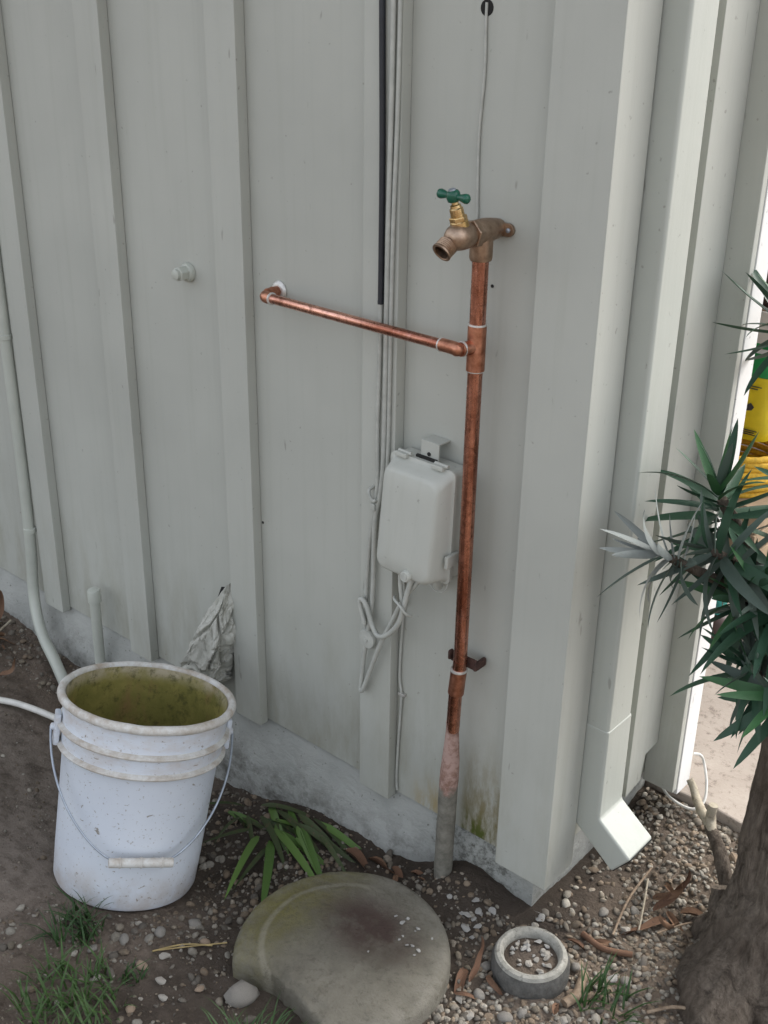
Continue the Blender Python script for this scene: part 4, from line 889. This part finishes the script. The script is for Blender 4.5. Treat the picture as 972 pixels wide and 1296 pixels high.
for k in range(16):
    x, y = -1.47+r.gauss(0, .07), -.15+r.gauss(0, .04)
    if not blocked(x, y, .05): dead(x, y, r.uniform(0, 360), r.uniform(.05, .12), 'shrivelled dead leaf in the heap by the conduit', 'leaf heap by the conduit', r.uniform(0, 30))
# twigs
def twig(pts, rad, mat, label, group=None): 
    cable('twig', [(x, y, zg(x, y)+h) for x, y, h in pts], rad, M[mat], label, 'twig', n=7, group=group)
twig([(.14, .055, .01), (.125, .13, .02), (.12, .22, .015)], .0022, 'twig', 'thin dry twig on the gravel near the russet leaves', 'twigs by the russet leaves')
twig([(.125, .20, .012), (.155, .13, .022), (.17, .09, .012)], .0018, 'twig_pale', 'thin dry twig on the gravel near the russet leaves', 'twigs by the russet leaves')
twig([(.20, .10, .014), (.235, .15, .02), (.26, .16, .016)], .0018, 'twig', 'thin dry twig on the gravel near the russet leaves', 'twigs by the russet leaves')
twig([(.160, -.130, .009), (.165, -.10, .011), (.150, -.055, .010)], .0085, 'twig', 'stubby brown stick lying beside the small pot')
twig([(.10, .020, .006), (.145, .015, .010), (.19, .035, .008)], .0055, 'dead', 'reddish bent strip of bark on the gravel beyond the pot')
twig([(.27, -.06, .008), (.30, -.03, .02), (.34, -.02, .03)], .003, 'twig', 'thin crooked twig lying against the trunk foot')
twig([(-.36, -.42, .006), (-.40, -.45, .005), (-.42, -.50, .004)], .0016, 'straw', 'dry straw stalk on the soil beside the bucket foot')
twig([(-.345, -.40, .006), (-.39, -.45, .006), (-.415, -.49, .006)], .0012, 'straw', 'thin straw stalk crossing another beside the bucket foot')
twig([(-1.60, -.10, .02), (-1.52, -.14, .05), (-1.45, -.15, .045), (-1.40, -.19, .02)], .006, 'twig_pale', 'pale crooked stick sticking out of the leaf heap')
twig([(-1.44, -.24, .006), (-1.47, -.15, .03), (-1.49, -.08, .05)], .0028, 'twig_pale', 'slender twig leaning over the leaf heap')
# white pebble-like loop of cord by the path and white wire at garage
cable('plastic_ring', [(-1.335+.032*math.cos(a), -.275+.020*math.sin(a), zg(-1.335, -.275)+.008) for a in [k*.6 for k in range(11)]], .005, M['white_cable'], 'pale bent plastic ring lying on the soil left of the bucket', 'ring')
stone(-1.385, -.25, .022, 'chip', 'whitish crushed scrap lying beside the plastic ring', name='scrap', cat='scrap')
cable('wire', [(.084, .418, .150), (.092, .430, .145), (.098, .440, .125), (.118, .420, .095), (.128, .395, .072), (.118, .375, .062), (.090, .375, .058), (.060, .380, .062), (.035, .395, .070)], .0028, M['white_cable'], 'white wire looping from the door trim onto the gravel', 'wire')

# ------------------------------------------------------------------ things stored in the garage opening
crate = empty('crate', (-.37, 1.48, .062), 'slatted wooden crate on the garage floor under the rope', 'crate')
for z in (.07, .13, .19): MB().box(-.52, -.22, 1.335, 1.347, z, z+.05).build('slat', M['wood'], crate, bevel=.002)
for z in (.07, .13, .19): MB().box(-.232, -.220, 1.348, 1.63, z, z+.05).build('slat', M['wood'], crate, bevel=.002)
for x in (-.51, -.26): MB().box(x, x+.027, 1.348, 1.372, .0635, .245).build('post', M['wood'], crate, bevel=.002)
for x in (-.51, -.26): MB().box(x, x+.027, 1.60, 1.624, .0635, .245).build('post', M['wood'], crate, bevel=.002)
MB().box(-.52, -.22, 1.335, 1.63, .246, .258).build('top_board', M['wood'], crate, bevel=.002)
rp = empty('rope_coil', (-.37, 1.48, .259), 'coil of yellow rope stacked on the crate', 'rope')
for k in range(7):
    pts = [(-.37+(.135+.006*math.sin(k*2+a*3))*math.cos(a), 1.48+(.130+.006*math.cos(k+a*2))*math.sin(a), .2685+k*.0165+.004*math.sin(a*2+k)) for a in [j*2*math.pi/28 for j in range(29)]]
    MB().tube(pts, .0088, 10, caps=False).build('rope_turn', M['rope'], rp, smooth=60)
MB().tube(smooth_path([(-.36, 1.36, .385), (-.345, 1.335, .40), (-.33, 1.33, .47), (-.345, 1.40, .545), (-.36, 1.45, .58)], 6), .006, 10).build('rope_end', M['rope'], rp, smooth=60)
bagM = Matrix.Translation((-.375, 1.50, .392))
bag = empty('fertilizer_bag', (-.375, 1.50, .390), 'upright green and yellow printed bag standing on the rope coil', 'bag')
def bagpart(z0, z1, mat, nm):
    rings = []
    for i in range(9):
        z = z0+(z1-z0)*i/8; k = 1 - .25*max(0, (z-.30)/.1)**2 - .10*max(0, (.03-z)/.03); rings.append([(.105*k*(1+.02*math.sin(z*60+a))*math.copysign(abs(math.cos(a))**.45, math.cos(a)), .062*k*math.copysign(abs(math.sin(a))**.45, math.sin(a)), z) for a in [j*2*math.pi/36 for j in range(36)]])
    return loft(rings).build(nm, mat, bag, M=bagM, smooth=50)
by_ = bagpart(0, .175, M['bag_yellow'], 'lower_panel'); bg_ = bagpart(.176, .34, M['bag_green'], 'upper_panel')
bee = MB()
for (x0, x1, z) in ((.005, .07, .150), (.012, .06, .1435), (.0, .075, .030), (.0, .068, .0245), (.004, .072, .019)): bee.box(x0, x1, -.0652, -.0630, z, z+.0022)
bee.add([(x, -.0652, z) for x, z in ((.020, .088), (.034, .082), (.052, .086), (.058, .096), (.048, .106), (.036, .098), (.022, .104), (.010, .098))], [tuple(range(8))])
bee.build('print', M['ink'], by_, M=bagM, smooth=0)
MB().box(.03, .075, -.0655, -.0630, .24, .252).build('print', M['trim'], bg_, M=bagM, smooth=0)
tub = empty('storage_tub', (-.37, 1.5, .7), 'dark brown tub on the garage shelf above the bag', 'tub')
MB().box(-.52, -.20, 1.36, 1.66, .748, .766).build('shelf_dummy', M['wood'], None, bevel=.002)
sh = S.objects['shelf_dummy']; sh.name = 'shelf'; tag(sh, 'wooden garage shelf board above the bag', 'shelf')
sb = [MB().box(x, x+.03, y, y+.03, .0625, .747).build('leg', M['wood'], sh, bevel=.002) for x in (-.55, -.235) for y in (1.68, 1.64)][:0]
for x in (-.518, -.232):
    MB().box(x, x+.03, 1.628, 1.658, .0625, .7475).build('leg', M['wood'], sh, bevel=.002)
loft([rrect_ for rrect_ in [[(p[0]-.365, p[2]+1.50, .767+z) for p in rrect(.24+z*.2, .24+z*.2, .03, 0)] for z in (0, .03, .12, .20)]]).build('body', M['bin'], tub, smooth=35)
tub.location.z = .767
for ch in tub.children: ch.matrix_parent_inverse = pinv(tub)
cl = loft([[(-.30+.05*math.cos(a)*k, 1.345+.006*math.sin(a)*k-.012, z) for a in [j*2*math.pi/20 for j in range(20)]] for z, k in ((.69, .7), (.715, 1.0), (.74, 1.1), (.768, .9))]).build('rag', M['cream'], None); tag(cl, 'cream rag hanging over the shelf edge', 'rag')
jar = empty('bottle', (-.15, 1.0, .062), 'brown bottle with teal cap on the garage floor', 'bottle')
MB().lathe([(.030, .0005), (.034, .004), (.034, .045), (.026, .058), (.014, .064)], (-.15, 1.0, .062), n=24).build('body', M['bin'], jar)
MB().lathe([(.016, .062), (.018, .064), (.018, .100), (.014, .103)], (-.15, 1.0, .062), n=24).build('cap', M['teal'], jar)
